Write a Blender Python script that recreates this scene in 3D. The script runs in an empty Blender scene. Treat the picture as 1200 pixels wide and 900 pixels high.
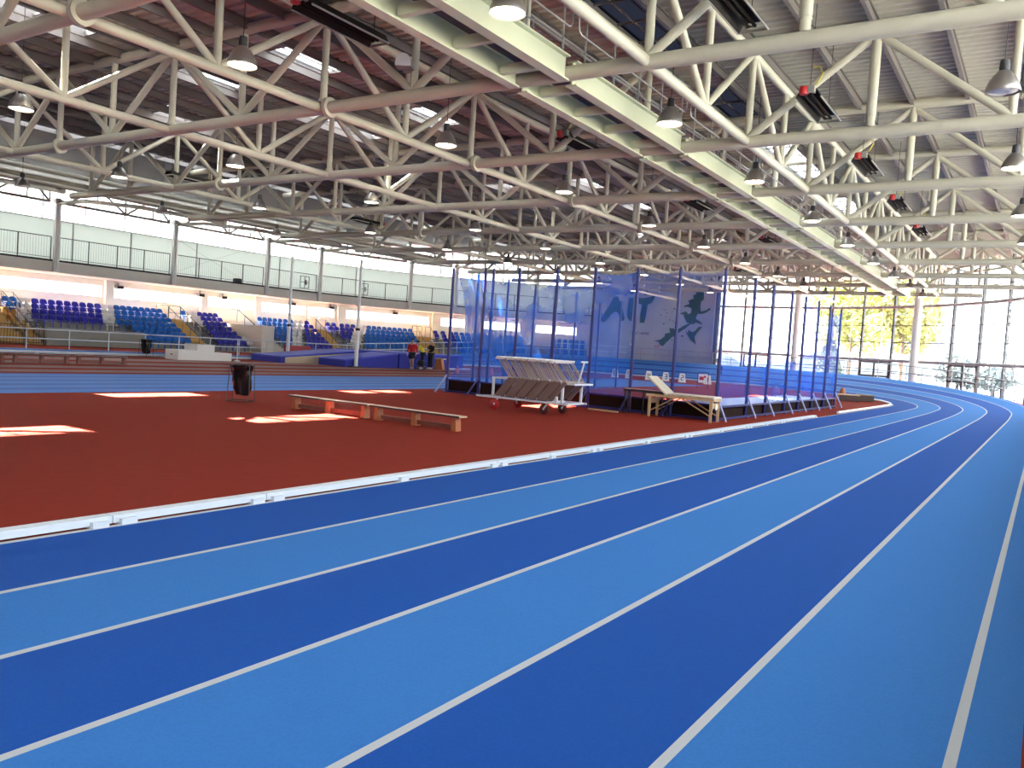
import bpy, bmesh, math, random
from math import sin, cos, pi, radians, sqrt, atan2
from mathutils import Vector, Matrix
random.seed(7)
SC = bpy.context.scene
COL = SC.collection

# ---------------------------------------------------------------- materials
MATS = {}
def mat(name, color, rough=0.6, metal=0.0, var=0.0, vscale=20.0, bump=0.0, bscale=80.0, emit=None, estr=0.0, spec=0.5, coat=0.0):
    if name in MATS: return MATS[name]
    m = bpy.data.materials.new(name); m.use_nodes = True
    nt = m.node_tree; b = nt.nodes['Principled BSDF']
    b.inputs['Base Color'].default_value = (*color, 1)
    b.inputs['Roughness'].default_value = rough
    b.inputs['Metallic'].default_value = metal
    b.inputs['Specular IOR Level'].default_value = spec
    if var or bump:
        tc = nt.nodes.new('ShaderNodeTexCoord')
    if var:
        n = nt.nodes.new('ShaderNodeTexNoise'); n.inputs['Scale'].default_value = vscale
        n.inputs['Detail'].default_value = 5
        nt.links.new(tc.outputs['Object'], n.inputs['Vector'])
        r = nt.nodes.new('ShaderNodeMapRange')
        r.inputs['To Min'].default_value = 1 - var; r.inputs['To Max'].default_value = 1 + var
        nt.links.new(n.outputs['Fac'], r.inputs['Value'])
        mx = nt.nodes.new('ShaderNodeVectorMath'); mx.operation = 'SCALE'
        mx.inputs[0].default_value = color
        nt.links.new(r.outputs['Result'], mx.inputs['Scale'])
        nt.links.new(mx.outputs['Vector'], b.inputs['Base Color'])
    if bump:
        n2 = nt.nodes.new('ShaderNodeTexNoise'); n2.inputs['Scale'].default_value = bscale
        nt.links.new(tc.outputs['Object'], n2.inputs['Vector'])
        bp = nt.nodes.new('ShaderNodeBump'); bp.inputs['Strength'].default_value = bump
        bp.inputs['Distance'].default_value = 0.01
        nt.links.new(n2.outputs['Fac'], bp.inputs['Height'])
        nt.links.new(bp.outputs['Normal'], b.inputs['Normal'])
    if emit:
        b.inputs['Emission Color'].default_value = (*emit, 1)
        b.inputs['Emission Strength'].default_value = estr
    if coat: b.inputs['Coat Weight'].default_value = coat
    MATS[name] = m
    return m

def glass_mat(name, tint, gloss):
    m = bpy.data.materials.new(name); m.use_nodes = True
    nt = m.node_tree; nt.nodes.clear()
    o = nt.nodes.new('ShaderNodeOutputMaterial'); t = nt.nodes.new('ShaderNodeBsdfTransparent')
    g = nt.nodes.new('ShaderNodeBsdfGlossy'); x = nt.nodes.new('ShaderNodeMixShader')
    t.inputs['Color'].default_value = (*tint, 1); g.inputs['Roughness'].default_value = 0.02
    x.inputs['Fac'].default_value = gloss
    nt.links.new(t.outputs[0], x.inputs[1]); nt.links.new(g.outputs[0], x.inputs[2])
    nt.links.new(x.outputs[0], o.inputs['Surface'])
    MATS[name] = m
    return m

def net_mat(name, color, fac):
    m = bpy.data.materials.new(name); m.use_nodes = True
    nt = m.node_tree; nt.nodes.clear()
    o = nt.nodes.new('ShaderNodeOutputMaterial'); t = nt.nodes.new('ShaderNodeBsdfTransparent')
    d = nt.nodes.new('ShaderNodeBsdfDiffuse'); tr = nt.nodes.new('ShaderNodeBsdfTranslucent')
    a = nt.nodes.new('ShaderNodeMixShader'); x = nt.nodes.new('ShaderNodeMixShader')
    for n in (d, tr): n.inputs['Color'].default_value = (*color, 1)
    a.inputs['Fac'].default_value = 0.5
    tc = nt.nodes.new('ShaderNodeTexCoord'); nz = nt.nodes.new('ShaderNodeTexNoise')
    nz.inputs['Scale'].default_value = 0.7; nz.inputs['Detail'].default_value = 3
    mr = nt.nodes.new('ShaderNodeMapRange'); mr.inputs['From Min'].default_value = 0.35; mr.inputs['From Max'].default_value = 0.65
    mr.inputs['To Min'].default_value = fac - 0.10; mr.inputs['To Max'].default_value = fac + 0.10
    nt.links.new(tc.outputs['Object'], nz.inputs['Vector']); nt.links.new(nz.outputs['Fac'], mr.inputs['Value'])
    nt.links.new(mr.outputs['Result'], x.inputs['Fac'])
    nt.links.new(d.outputs[0], a.inputs[1]); nt.links.new(tr.outputs[0], a.inputs[2])
    nt.links.new(t.outputs[0], x.inputs[1]); nt.links.new(a.outputs[0], x.inputs[2])
    nt.links.new(x.outputs[0], o.inputs['Surface'])
    MATS[name] = m
    return m

def translucent_mat(name, color):
    m = bpy.data.materials.new(name); m.use_nodes = True
    nt = m.node_tree; nt.nodes.clear()
    o = nt.nodes.new('ShaderNodeOutputMaterial'); t = nt.nodes.new('ShaderNodeBsdfTranslucent')
    t.inputs['Color'].default_value = (*color, 1)
    nt.links.new(t.outputs[0], o.inputs['Surface']); MATS[name] = m
    return m
def sheet_mat(name, color, trans):
    m = bpy.data.materials.new(name); m.use_nodes = True
    nt = m.node_tree; nt.nodes.clear()
    o = nt.nodes.new('ShaderNodeOutputMaterial'); t = nt.nodes.new('ShaderNodeBsdfTranslucent'); d = nt.nodes.new('ShaderNodeBsdfDiffuse'); a = nt.nodes.new('ShaderNodeAddShader')
    t.inputs['Color'].default_value = (*trans, 1); d.inputs['Color'].default_value = (*color, 1)
    nt.links.new(t.outputs[0], a.inputs[0]); nt.links.new(d.outputs[0], a.inputs[1]); nt.links.new(a.outputs[0], o.inputs['Surface']); MATS[name] = m
    return m
M = lambda n: MATS[n]
mat('red_rubber', (0.265, 0.032, 0.019), 0.9, var=0.12, vscale=6, bump=0.25, bscale=160, spec=0.06)
mat('dark_blue_track', (0.013, 0.084, 0.37), 0.85, var=0.16, vscale=70, bump=0.4, bscale=170, spec=0.12)
mat('light_blue_track', (0.042, 0.185, 0.52), 0.85, var=0.16, vscale=70, bump=0.4, bscale=170, spec=0.12)
mat('line_white', (0.50, 0.51, 0.53), 0.75, var=0.06, vscale=90, spec=0.2)
mat('sprint_blue', (0.068, 0.20, 0.58), 0.85, var=0.08, vscale=30)
mat('sprint_blue_dark', (0.035, 0.12, 0.42), 0.85, var=0.08, vscale=30)
mat('mauve_rubber', (0.22, 0.105, 0.10), 0.8, var=0.08, vscale=30)
mat('kerb_white', (0.66, 0.70, 0.75), 0.35)
mat('truss_white_dimmed', (0.33, 0.30, 0.24), 0.5)  # truss white darkened to offset strong clerestory light on the edge beam
mat('truss_white', (0.51, 0.48, 0.375), 0.42, var=0.05, vscale=3)
mat('beam_cream', (0.62, 0.64, 0.46), 0.4, var=0.05, vscale=3)
mat('deck_metal', (0.48, 0.46, 0.38), 0.5, metal=0.0, var=0.1, vscale=2)
mat('purlin_metal', (0.16, 0.14, 0.13), 0.55)
mat('grating', (0.10, 0.07, 0.10), 0.7)
mat('rail_grey', (0.33, 0.33, 0.33), 0.4, metal=0.6)
mat('rail_dark', (0.06, 0.065, 0.075), 0.5)
mat('rail_white', (0.62, 0.64, 0.66), 0.4)
mat('wall_cream', (0.74, 0.69, 0.60), 0.8, var=0.03, vscale=2)
mat('wall_green', (0.70, 0.80, 0.77), 0.6, var=0.02, vscale=2)
mat('wall_grey', (0.43, 0.43, 0.47), 0.7, var=0.03, vscale=2)  # grey lowered so the colour carries the shade on the mural wall
mat('fascia_cream', (0.70, 0.66, 0.58), 0.7, var=0.03, vscale=2)
mat('dark_strip', (0.035, 0.025, 0.025), 0.7)
mat('concrete', (0.34, 0.32, 0.28), 0.85, var=0.12, vscale=4)
mat('concrete_light', (0.60, 0.55, 0.46), 0.85, var=0.08, vscale=4)
mat('stair_yellow', (0.62, 0.38, 0.12), 0.8, var=0.08, vscale=6)
mat('seat_blue', (0.012, 0.15, 0.55), 0.35)
mat('seat_purple', (0.035, 0.035, 0.42), 0.35)
mat('seat_white', (0.72, 0.70, 0.68), 0.35)
mat('mullion_dark', (0.09, 0.09, 0.10), 0.5)
mat('mullion_grey', (0.42, 0.43, 0.44), 0.5)
mat('door_brown', (0.075, 0.045, 0.04), 0.5)
mat('steel_white', (0.74, 0.73, 0.70), 0.4)
mat('lamp_housing', (0.33, 0.30, 0.28), 0.32, metal=0.7)
mat('lamp_dark', (0.03, 0.03, 0.03), 0.5)
mat('lamp_lens', (0.9, 0.85, 0.7), 0.4, emit=(1.0, 0.86, 0.62), estr=22.0)
mat('lamp_lens_off', (0.35, 0.35, 0.38), 0.2)
mat('heater_dark', (0.022, 0.017, 0.013), 0.8, spec=0.2)
mat('heater_rim', (0.42, 0.41, 0.36), 0.4, metal=0.5)
mat('heater_red', (0.50, 0.02, 0.02), 0.4)
mat('hose_yellow', (0.62, 0.50, 0.06), 0.5)
mat('speaker_white', (0.90, 0.89, 0.85), 0.5)
mat('wood_orange', (0.42, 0.13, 0.045), 0.5, var=0.15, vscale=9)
mat('wood_top', (0.60, 0.42, 0.24), 0.35, var=0.12, vscale=9)
mat('wood_pale', (0.60, 0.42, 0.23), 0.5, var=0.1, vscale=9)
mat('bench_edge', (0.03, 0.02, 0.02), 0.5)
mat('bag_black', (0.006, 0.006, 0.008), 0.24, var=0.3, vscale=10)
mat('wire_dark', (0.06, 0.05, 0.05), 0.45, metal=0.5)
mat('podium_white', (0.80, 0.77, 0.72), 0.6)
mat('mat_blue', (0.018, 0.024, 0.30), 0.75, var=0.06, vscale=4)
mat('mat_blue_top', (0.045, 0.065, 0.50), 0.7, var=0.06, vscale=4)
mat('foam_beige', (0.62, 0.50, 0.34), 0.8)
mat('post_white', (0.80, 0.79, 0.76), 0.35)
mat('black_plastic', (0.015, 0.015, 0.017), 0.45)
mat('hurdle_frame', (0.40, 0.32, 0.27), 0.45)
mat('hurdle_leg', (0.20, 0.13, 0.115), 0.5)
mat('hurdle_bar', (0.82, 0.80, 0.78), 0.4)
mat('wheel_red', (0.42, 0.015, 0.02), 0.4)
mat('wheel_dark', (0.09, 0.018, 0.018), 0.5)
mat('hub_metal', (0.45, 0.45, 0.45), 0.35, metal=0.8)
mat('cage_pole', (0.012, 0.014, 0.14), 0.4)
mat('cage_strut', (0.30, 0.34, 0.62), 0.35)
mat('cage_board', (0.022, 0.010, 0.008), 0.85, var=0.3, vscale=3, spec=0.1)
mat('bench_red', (0.20, 0.055, 0.035), 0.5, var=0.1, vscale=9)
mat('platform_blue', (0.16, 0.27, 0.60), 0.35)
net_mat('net_blue', (0.03, 0.21, 1.0), 0.41)
net_mat('net_blue_thin', (0.03, 0.18, 0.9), 0.20)
net_mat('net_blue_mid', (0.02, 0.16, 0.95), 0.40)
mat('vinyl_cream', (0.72, 0.64, 0.50), 0.45)
mat('table_dark', (0.02, 0.02, 0.03), 0.5)
mat('table_top', (0.62, 0.36, 0.28), 0.4)
mat('paper_white', (0.85, 0.85, 0.85), 0.7)
mat('ink', (0.02, 0.025, 0.03), 0.7)
mat('mural_green', (0.030, 0.085, 0.035), 0.7)
mat('mural_blue', (0.010, 0.022, 0.06), 0.7)
mat('skin', (0.55, 0.31, 0.22), 0.55)
mat('hair_dark', (0.02, 0.014, 0.01), 0.6)
mat('hair_white', (0.62, 0.58, 0.52), 0.6)
mat('cloth_red', (0.55, 0.012, 0.02), 0.8)
mat('cloth_navy', (0.012, 0.013, 0.03), 0.8)
mat('cloth_black', (0.010, 0.009, 0.010), 0.8)
mat('cloth_yellow', (0.66, 0.62, 0.03), 0.8)
mat('cloth_grey', (0.06, 0.065, 0.08), 0.8)
mat('shoe', (0.03, 0.03, 0.035), 0.6)
mat('shoe_white', (0.6, 0.6, 0.6), 0.6)
mat('cone_orange', (0.80, 0.16, 0.06), 0.5)
mat('red_vinyl', (0.38, 0.015, 0.02), 0.5)
mat('ground_paving', (0.30, 0.29, 0.27), 0.9, var=0.1, vscale=0.3)
mat('grass', (0.10, 0.16, 0.03), 0.9, var=0.2, vscale=0.5)
mat('foliage', (0.30, 0.32, 0.10), 0.8, var=0.3, vscale=3)
mat('foliage_dark', (0.13, 0.16, 0.17), 0.8, var=0.3, vscale=3)
mat('bark', (0.10, 0.07, 0.05), 0.9)
mat('hill', (0.16, 0.20, 0.24), 0.9)  # distance haze is mixed into the hill colour
mat('wing_roof', (0.14, 0.12, 0.11), 0.7)
mat('transom_grey', (0.42, 0.40, 0.38), 0.5)
mat('deck_outer', (0.25, 0.25, 0.25), 0.6)
mat('blind', (0.62, 0.72, 0.70), 0.8)
mat('box_grey', (0.30, 0.29, 0.27), 0.5)
glass_mat('glass', (0.95, 0.97, 0.97), 0.06)
sheet_mat('green_sheet', (0.58, 0.63, 0.615), (0.082, 0.088, 0.088))
glass_mat('glass_sky', (0.92, 0.94, 0.95), 0.03)
translucent_mat('opal_glazing', (0.37, 0.39, 0.40))
translucent_mat('opal_rooflight', (0.42, 0.44, 0.46))
translucent_mat('blue_rooflight', (0.022, 0.024, 0.032))

# ---------------------------------------------------------------- geometry helpers
class MB:
    def __init__(s): s.v = []; s.f = []; s.m = []; s.mi = 0
    def add(s, vs, fs):
        o = len(s.v); s.v += [tuple(p) for p in vs]
        s.f += [tuple(i + o for i in f) for f in fs]; s.m += [s.mi] * len(fs)
        return s
    def box(s, c, d, rz=0.0, R=None):
        hx, hy, hz = d[0] / 2, d[1] / 2, d[2] / 2
        vs = [Vector((x, y, z)) for x in (-hx, hx) for y in (-hy, hy) for z in (-hz, hz)]
        if R is None: R = Matrix.Rotation(rz, 3, 'Z')
        vs = [R @ p + Vector(c) for p in vs]
        return s.add(vs, [(0, 1, 3, 2), (4, 6, 7, 5), (0, 4, 5, 1), (2, 3, 7, 6), (0, 2, 6, 4), (1, 5, 7, 3)])
    def bar(s, p0, p1, w, h, up=(0, 0, 1)):
        p0, p1 = Vector(p0), Vector(p1); d = (p1 - p0).normalized(); up = Vector(up)
        sd = d.cross(up)
        if sd.length < 1e-4: sd = d.cross(Vector((1, 0, 0)))
        sd.normalize(); u = sd.cross(d)
        vs = [p + sd * a * w / 2 + u * b * h / 2 for p in (p0, p1) for a, b in ((-1, -1), (1, -1), (1, 1), (-1, 1))]
        return s.add(vs, [(3, 2, 1, 0), (4, 5, 6, 7), (0, 1, 5, 4), (1, 2, 6, 5), (2, 3, 7, 6), (3, 0, 4, 7)])
    def tube(s, pts, r, n=8, cap=True):
        pts = [Vector(p) for p in pts]; rs = r if isinstance(r, (list, tuple)) else [r] * len(pts)
        rings = []; prev = None
        for i, p in enumerate(pts):
            d = (pts[min(i + 1, len(pts) - 1)] - pts[max(i - 1, 0)]).normalized()
            if prev is None:
                a = d.cross(Vector((0, 0, 1)))
                if a.length < 1e-3: a = d.cross(Vector((1, 0, 0)))
            else:
                a = prev - d * prev.dot(d)
            a.normalize(); prev = a; b = d.cross(a)
            rings.append([p + (a * cos(2 * pi * k / n) + b * sin(2 * pi * k / n)) * rs[i] for k in range(n)])
        vs = [q for rg in rings for q in rg]; fs = []
        for i in range(len(pts) - 1):
            for k in range(n):
                fs.append((i * n + k, i * n + (k + 1) % n, (i + 1) * n + (k + 1) % n, (i + 1) * n + k))
        if cap:
            fs.append(tuple(range(n))[::-1]); fs.append(tuple((len(pts) - 1) * n + k for k in range(n)))
        return s.add(vs, fs)
    def lathe(s, prof, c=(0, 0, 0), n=20, closed=True):
        vs = []; fs = []
        for r, z in prof:
            for k in range(n):
                a = 2 * pi * k / n; vs.append((c[0] + r * cos(a), c[1] + r * sin(a), c[2] + z))
        for i in range(len(prof) - 1):
            for k in range(n):
                fs.append((i * n + k, i * n + (k + 1) % n, (i + 1) * n + (k + 1) % n, (i + 1) * n + k))
        if closed:
            fs.append(tuple(range(n))[::-1]); fs.append(tuple((len(prof) - 1) * n + k for k in range(n)))
        return s.add(vs, fs)
    def prism(s, poly, fn0, fn1):
        n = len(poly); vs = [fn0(*p) for p in poly] + [fn1(*p) for p in poly]
        fs = [tuple(range(n))[::-1], tuple(range(n, 2 * n))] + [(i, (i + 1) % n, n + (i + 1) % n, n + i) for i in range(n)]
        return s.add(vs, fs)
    def grid(s, fn, nu, nv):
        vs = [fn(u / nu, v / nv) for u in range(nu + 1) for v in range(nv + 1)]
        fs = [(u * (nv + 1) + v, (u + 1) * (nv + 1) + v, (u + 1) * (nv + 1) + v + 1, u * (nv + 1) + v + 1) for u in range(nu) for v in range(nv)]
        return s.add(vs, fs)
    def arcbox(s, R0, R1, z0, z1, s0, s1, step=2.0):
        n = max(1, int(math.ceil((s1 - s0) / step))); vs = []
        for i in range(n + 1):
            t = s0 + (s1 - s0) * i / n
            vs += [W(t, R0, z0), W(t, R1, z0), W(t, R1, z1), W(t, R0, z1)]
        fs = [(0, 1, 2, 3), tuple(n * 4 + k for k in (3, 2, 1, 0))]
        for i in range(n):
            for k in range(4):
                fs.append((i * 4 + k, (i + 1) * 4 + k, (i + 1) * 4 + (k + 1) % 4, i * 4 + (k + 1) % 4))
        return s.add(vs, fs)
    def obj(s, name, mats, parent=None, smooth=False):
        me = bpy.data.meshes.new(name); me.from_pydata(s.v, [], s.f)
        for m in (mats if isinstance(mats, (list, tuple)) else [mats]): me.materials.append(MATS[m] if isinstance(m, str) else m)
        me.polygons.foreach_set('material_index', s.m)
        bm = bmesh.new(); bm.from_mesh(me); bmesh.ops.recalc_face_normals(bm, faces=bm.faces)
        if smooth:
            for f in bm.faces: f.smooth = True
            for e in bm.edges:
                if len(e.link_faces) == 2 and e.calc_face_angle(0) > 0.75: e.smooth = False
        bm.to_mesh(me); bm.free()
        o = bpy.data.objects.new(name, me); COL.objects.link(o)
        if parent is not None: o.parent = parent
        return o

def tag(o, label, cat, group=None, kind=None):
    o['label'] = label; o['category'] = cat
    if group: o['group'] = group
    if kind: o['kind'] = kind
    return o
def struct(o, label=None):
    o['kind'] = 'structure'
    if label: o['label'] = label
    return o
def thing(name, label, cat, loc=(0, 0, 0), rz=0.0, group=None):
    o = bpy.data.objects.new(name, None); COL.objects.link(o)
    o.location = loc; o.rotation_euler = (0, 0, rz); o.empty_display_size = 0.2
    return tag(o, label, cat, group)
def dup(root, loc=None, rz=None, label=None, group=None):
    r = root.copy(); COL.objects.link(r)
    if loc is not None: r.location = loc
    if rz is not None: r.rotation_euler = (0, 0, rz)
    if label: r['label'] = label
    if group: r['group'] = group
    for ch in list(root.children):
        c = ch.copy(); COL.objects.link(c); c.parent = r
        for g in ch.children:
            d = g.copy(); COL.objects.link(d); d.parent = c
    return r
ORD = ['first', 'second', 'third', 'fourth', 'fifth', 'sixth', 'seventh', 'eighth', 'ninth', 'tenth', 'eleventh', 'twelfth', 'thirteenth', 'fourteenth', 'fifteenth']

# the hall outline: straight stand side (x = CX-R), round end about (CX, CY), straight near side (x = CX+R)
CX, CY, RG = -23.9, 43.5, 26.4
def W(s, R, z=0.0):
    if s <= CY: return (CX - R, s, z)
    ph = (s - CY) / RG
    if ph > pi: return (CX + R, CY - (s - CY - pi * RG), z)
    return (CX - R * cos(ph), CY + R * sin(ph), z)
def Wang(s):       # heading of the inward normal
    if s <= CY: return 0.0
    ph = (s - CY) / RG
    return -min(ph, pi)
def TH(deg): return CY + RG * radians(180 - deg)
S_END = CY + pi * RG
def clipx(y, R, xl, xr):
    if y <= CY: return xl, xr
    h = sqrt(max(0.0, R * R - (y - CY) ** 2))
    return max(xl, CX - h), min(xr, CX + h)
def clipy(x, R):
    h2 = R * R - (x - CX) ** 2
    return CY + sqrt(h2) if h2 > 0 else CY
SKY_STRENGTH, SUN, EXPO = 7.5, 175.0, 0.08
# ---------------------------------------------------------------- floor and track
def sstep(t): t = max(0, min(1, t)); return t * t * (3 - 2 * t)
def bank(th, o):
    if th <= 110: s = sstep((th + 15) / 80)
    else: s = sstep((195 - th) / 80)
    return s * max(0.0, min(o, 6.4)) * 0.205
def track_pt(u, o, dz=0.0):      # u: 0 near straight start, 1 bend start, 2 bend end, 3 far straight end
    if u <= 1:
        y = -26 + (CY + 26) * u; x = CX + 17.5 + o; th = -(CY - y) / 20 * 57.3
    elif u <= 2:
        a = (u - 1) * pi; th = (u - 1) * 180
        k = sstep((th - 90) / 90)
        ax = (17.5 + o) * (1 - k) + (13.3 + 0.82 * o) * k
        x = CX + ax * cos(a); y = CY + (17.5 + o) * sin(a)
    else:
        y = CY - (CY + 26) * (u - 2); x = CX - 13.3 - 0.82 * o; th = 180 + (CY - y) / 20 * 57.3
    return (x, y, bank(th, o) + dz)
US = [0, .25, .5, .65] + [.65 + .35 * i / 14 for i in range(1, 15)] + [1 + i / 72 for i in range(1, 73)] + [2 + .35 * i / 10 for i in range(1, 11)] + [2.6, 3]

b = MB().grid(lambda u, v: (-62 + 66 * u, -27 + 103 * v, 0), 2, 2)
struct(b.obj('floor', 'red_rubber'), 'red rubber infield floor')
b = MB()
EDGES = [0.04, 0.10, 1.18, 1.23, 2.18, 2.23, 3.16, 3.21, 4.16, 4.21, 5.155, 5.205, 6.155, 6.205, 6.44]
MI = [2, 0, 2, 1, 2, 0, 2, 1, 2, 0, 2, 1, 2, 1]
for i in range(len(EDGES) - 1):
    o0, o1 = EDGES[i], EDGES[i + 1]; b.mi = MI[i]
    n = len(US)
    vs = [track_pt(u, o, .006) for u in US for o in (o0, o1)]
    b.add(vs, [(2 * j, 2 * j + 1, 2 * j + 3, 2 * j + 2) for j in range(n - 1)])
# outer skirt of the banked bend
b.mi = 0
vs = []
for u in US:
    p = track_pt(u, 6.44, .006); vs += [p, (p[0], p[1], 0)]
b.add(vs, [(2 * j, 2 * j + 1, 2 * j + 3, 2 * j + 2) for j in range(len(US) - 1)])
struct(b.obj('running_track', ['dark_blue_track', 'light_blue_track', 'line_white']), 'banked blue running track with white lane lines')
# sprint straight in the infield: blue lanes with darker joints, then red run-ups with mauve lanes
b = MB()
x = -18.35; lanes = 5; wl = 6.2 / lanes
for k in range(lanes):
    x0 = x - k * wl; b.mi = 0
    b.add([(x0, -26, .005), (x0, 51, .005), (x0 - wl * .72, 51, .005), (x0 - wl * .72, -26, .005)], [(0, 1, 2, 3)])
    b.mi = 1
    b.add([(x0 - wl * .72, -26, .005), (x0 - wl * .72, 51, .005), (x0 - wl, 51, .005), (x0 - wl, -26, .005)], [(0, 1, 2, 3)])
struct(b.obj('floor_sprint_straight', ['sprint_blue', 'sprint_blue_dark']), 'pale blue sprint straight across the infield')
b = MB()
for x0, x1 in ((-25.2, -26.3), (-27.2, -28.4), (-29.6, -31.2), (-32.6, -34.4)):
    b.add([(x0, -26, .005), (x0, 44, .005), (x1, 44, .005), (x1, -26, .005)], [(0, 1, 2, 3)])
struct(b.obj('floor_runup_lanes', 'mauve_rubber'), 'mauve run-up lanes on the far red floor')
# white inner kerb: one rail per length, clipped on feet
kerb_proto = None
ys = [(-3.2, 0.2), (0.21, 3.9), (3.91, 5.5), (5.51, 9.6), (9.61, 12.6), (12.61, 16.9), (16.91, 21.2), (21.21, 24.4), (24.41, 28.7)]
kd = ['at the frame edge', 'beside the sun patch at far left', 'a short length left of the long benches', 'in front of the long benches',
      'below the end of the long benches', 'in front of the hurdle trolley', 'in front of the padded treatment table', 'beside the near cage corner', 'last one, ending beside the blue cage poles']
for i, (y0, y1) in enumerate(ys):
    t = thing('track_kerb', 'white tubular kerb rail along the inside lane, %s' % kd[i], 'kerb', (-6.43, y0, 0), 0, 'white kerb rails along the inside lane')
    L = y1 - y0
    MB().bar((0, 0, .065), (0, L, .065), .11, .035).bar((0.05, 0, .045), (0.05, L, .045), .02, .05).obj('kerb_rail', 'kerb_white', t)
    for f in ((.12, L - .12) if L < 2 else (.12, L / 2, L - .12)):
        MB().box((.03, f, .028), (.15, .14, .056)).obj('kerb_foot', 'kerb_white', t)
# kerb round the start of the bend
b = MB(); pts = []
for i in range(26):
    p = track_pt(.84 + .012 * i if .84 + .012 * i <= 1 else 1 + (.84 + .012 * i - 1) * 1.3, -.03); pts.append((p[0], p[1], .05))
t = thing('track_kerb', 'white curved kerb rail following the start of the far bend', 'kerb', (0, 0, 0), 0, 'white kerb rails along the inside lane')
b.tube(pts, .05, 6).obj('kerb_rail', 'kerb_white', t)
for i in (1, 6, 11, 16, 21, 24): MB().box((pts[i][0], pts[i][1], .025), (.15, .14, .05)).obj('kerb_foot', 'kerb_white', t)

# ---------------------------------------------------------------- stand-side wall with low windows
S0 = -26.0; S_ST = TH(115.5)          # stand wing ends where the mural wall begins
WINS = [(8.0, 15.5, 2), (15.9, 23.6, 2), (24.0, 31.12, 3), (31.85, 38.7, 3), (39.08, 43.58, 1), (44.1, 48.23, 2), (48.4, 50.7, 1),
        (51.75, 58.97, 4), (60.0, 62.1, 1), (63.65, 66.9, 2), (68.25, 71.8, 2)]
b = MB()
b.arcbox(29.3, 29.6, 0, 3.15, S0, S_ST); b.arcbox(29.3, 29.6, 3.95, 4.31, S0, S_ST)
prev = S0
for s0, s1, n in WINS + [(S_ST, S_ST, 0)]:
    if s0 - prev > .02: b.arcbox(29.3, 29.6, 3.15, 3.95, prev, s0)
    prev = s1
struct(b.obj('wall_left', 'wall_cream'), 'cream wall behind the spectator seats')
for i, (s0, s1, n) in enumerate(WINS):
    w = struct(MB().arcbox(29.46, 29.47, 3.15, 3.95, s0, s1).obj('window_%d' % (i + 1), 'glass_sky'))
    f = MB()
    f.arcbox(29.36, 29.5, 3.15, 3.20, s0, s1); f.arcbox(29.36, 29.5, 3.90, 3.95, s0, s1)
    for k in range(n + 1):
        c = s0 + (s1 - s0) * k / n
        f.arcbox(29.36, 29.5, 3.2, 3.9, max(s0, c - .03), min(s1, c + .03))
    struct(f.obj('window_frame', 'steel_white', w))
b = MB()
for s in (15.7, 23.8, 31.5, 38.9, 43.85, 51.2, 59.5, 62.9, 67.6): b.arcbox(29.0, 29.3, 0, 4.31, s - .28, s + .28)
struct(b.obj('trim_1', 'wall_cream'), 'cream piers between the low windows')
# gallery slab, wall and clerestory
struct(MB().arcbox(26.35, 29.3, 4.31, 4.95, S0, S_ST).obj('floor_gallery', 'fascia_cream'), 'cream gallery slab above the seats')
struct(MB().arcbox(26.33, 29.3, 4.95, 5.06, S0, S_ST).obj('trim_2', 'dark_strip'), 'dark edge strip of the gallery floor')
b = MB().arcbox(29.3, 29.5, 4.95, 7.72, S0, S_ST)
struct(b.obj('wall_gallery', 'green_sheet'), 'pale green gallery wall')
g = struct(MB().arcbox(29.38, 29.39, 7.72, 10.2, S0, S_ST).obj('window_12', 'opal_glazing'), 'clerestory glazing above the gallery wall')
b = MB()
s = S0 + 1.4
while s < S_ST:
    b.arcbox(29.32, 29.44, 7.72, 10.2, s - .035, s + .035); s += 2.72
struct(b.obj('mullion', 'mullion_grey', g))
struct(MB().arcbox(29.3, 29.45, 7.70, 7.78, S0, S_ST).arcbox(29.32, 29.44, 8.9, 8.94, S0, S_ST).obj('transom', 'mullion_grey', g))
# vertical joints on the gallery wall
b = MB()
for s in (33.0, 38.2, 45.7, 52.4, 36.0 - 7): b.arcbox(29.22, 29.3, 5.06, 7.72, s - .03, s + .03)
struct(b.obj('trim_3', 'mullion_grey'), 'thin posts on the gallery wall')

# end of the stand wing: radial wall, then the curved mural wall
p0, p1 = W(S_ST, 25.05), W(S_ST, 29.6)
struct(MB().bar((p0[0], p0[1], 4.8), (p1[0], p1[1], 4.8), .25, 9.6).obj('wall_stand_end', 'wall_grey'), 'end wall of the stand wing')
S_MU = TH(90.6)
struct(MB().arcbox(25.2, 25.45, 0, 9.0, S_ST, S_MU, 1.0).obj('wall_far', 'wall_grey'), 'pale curved end wall carrying the mural')
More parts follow.
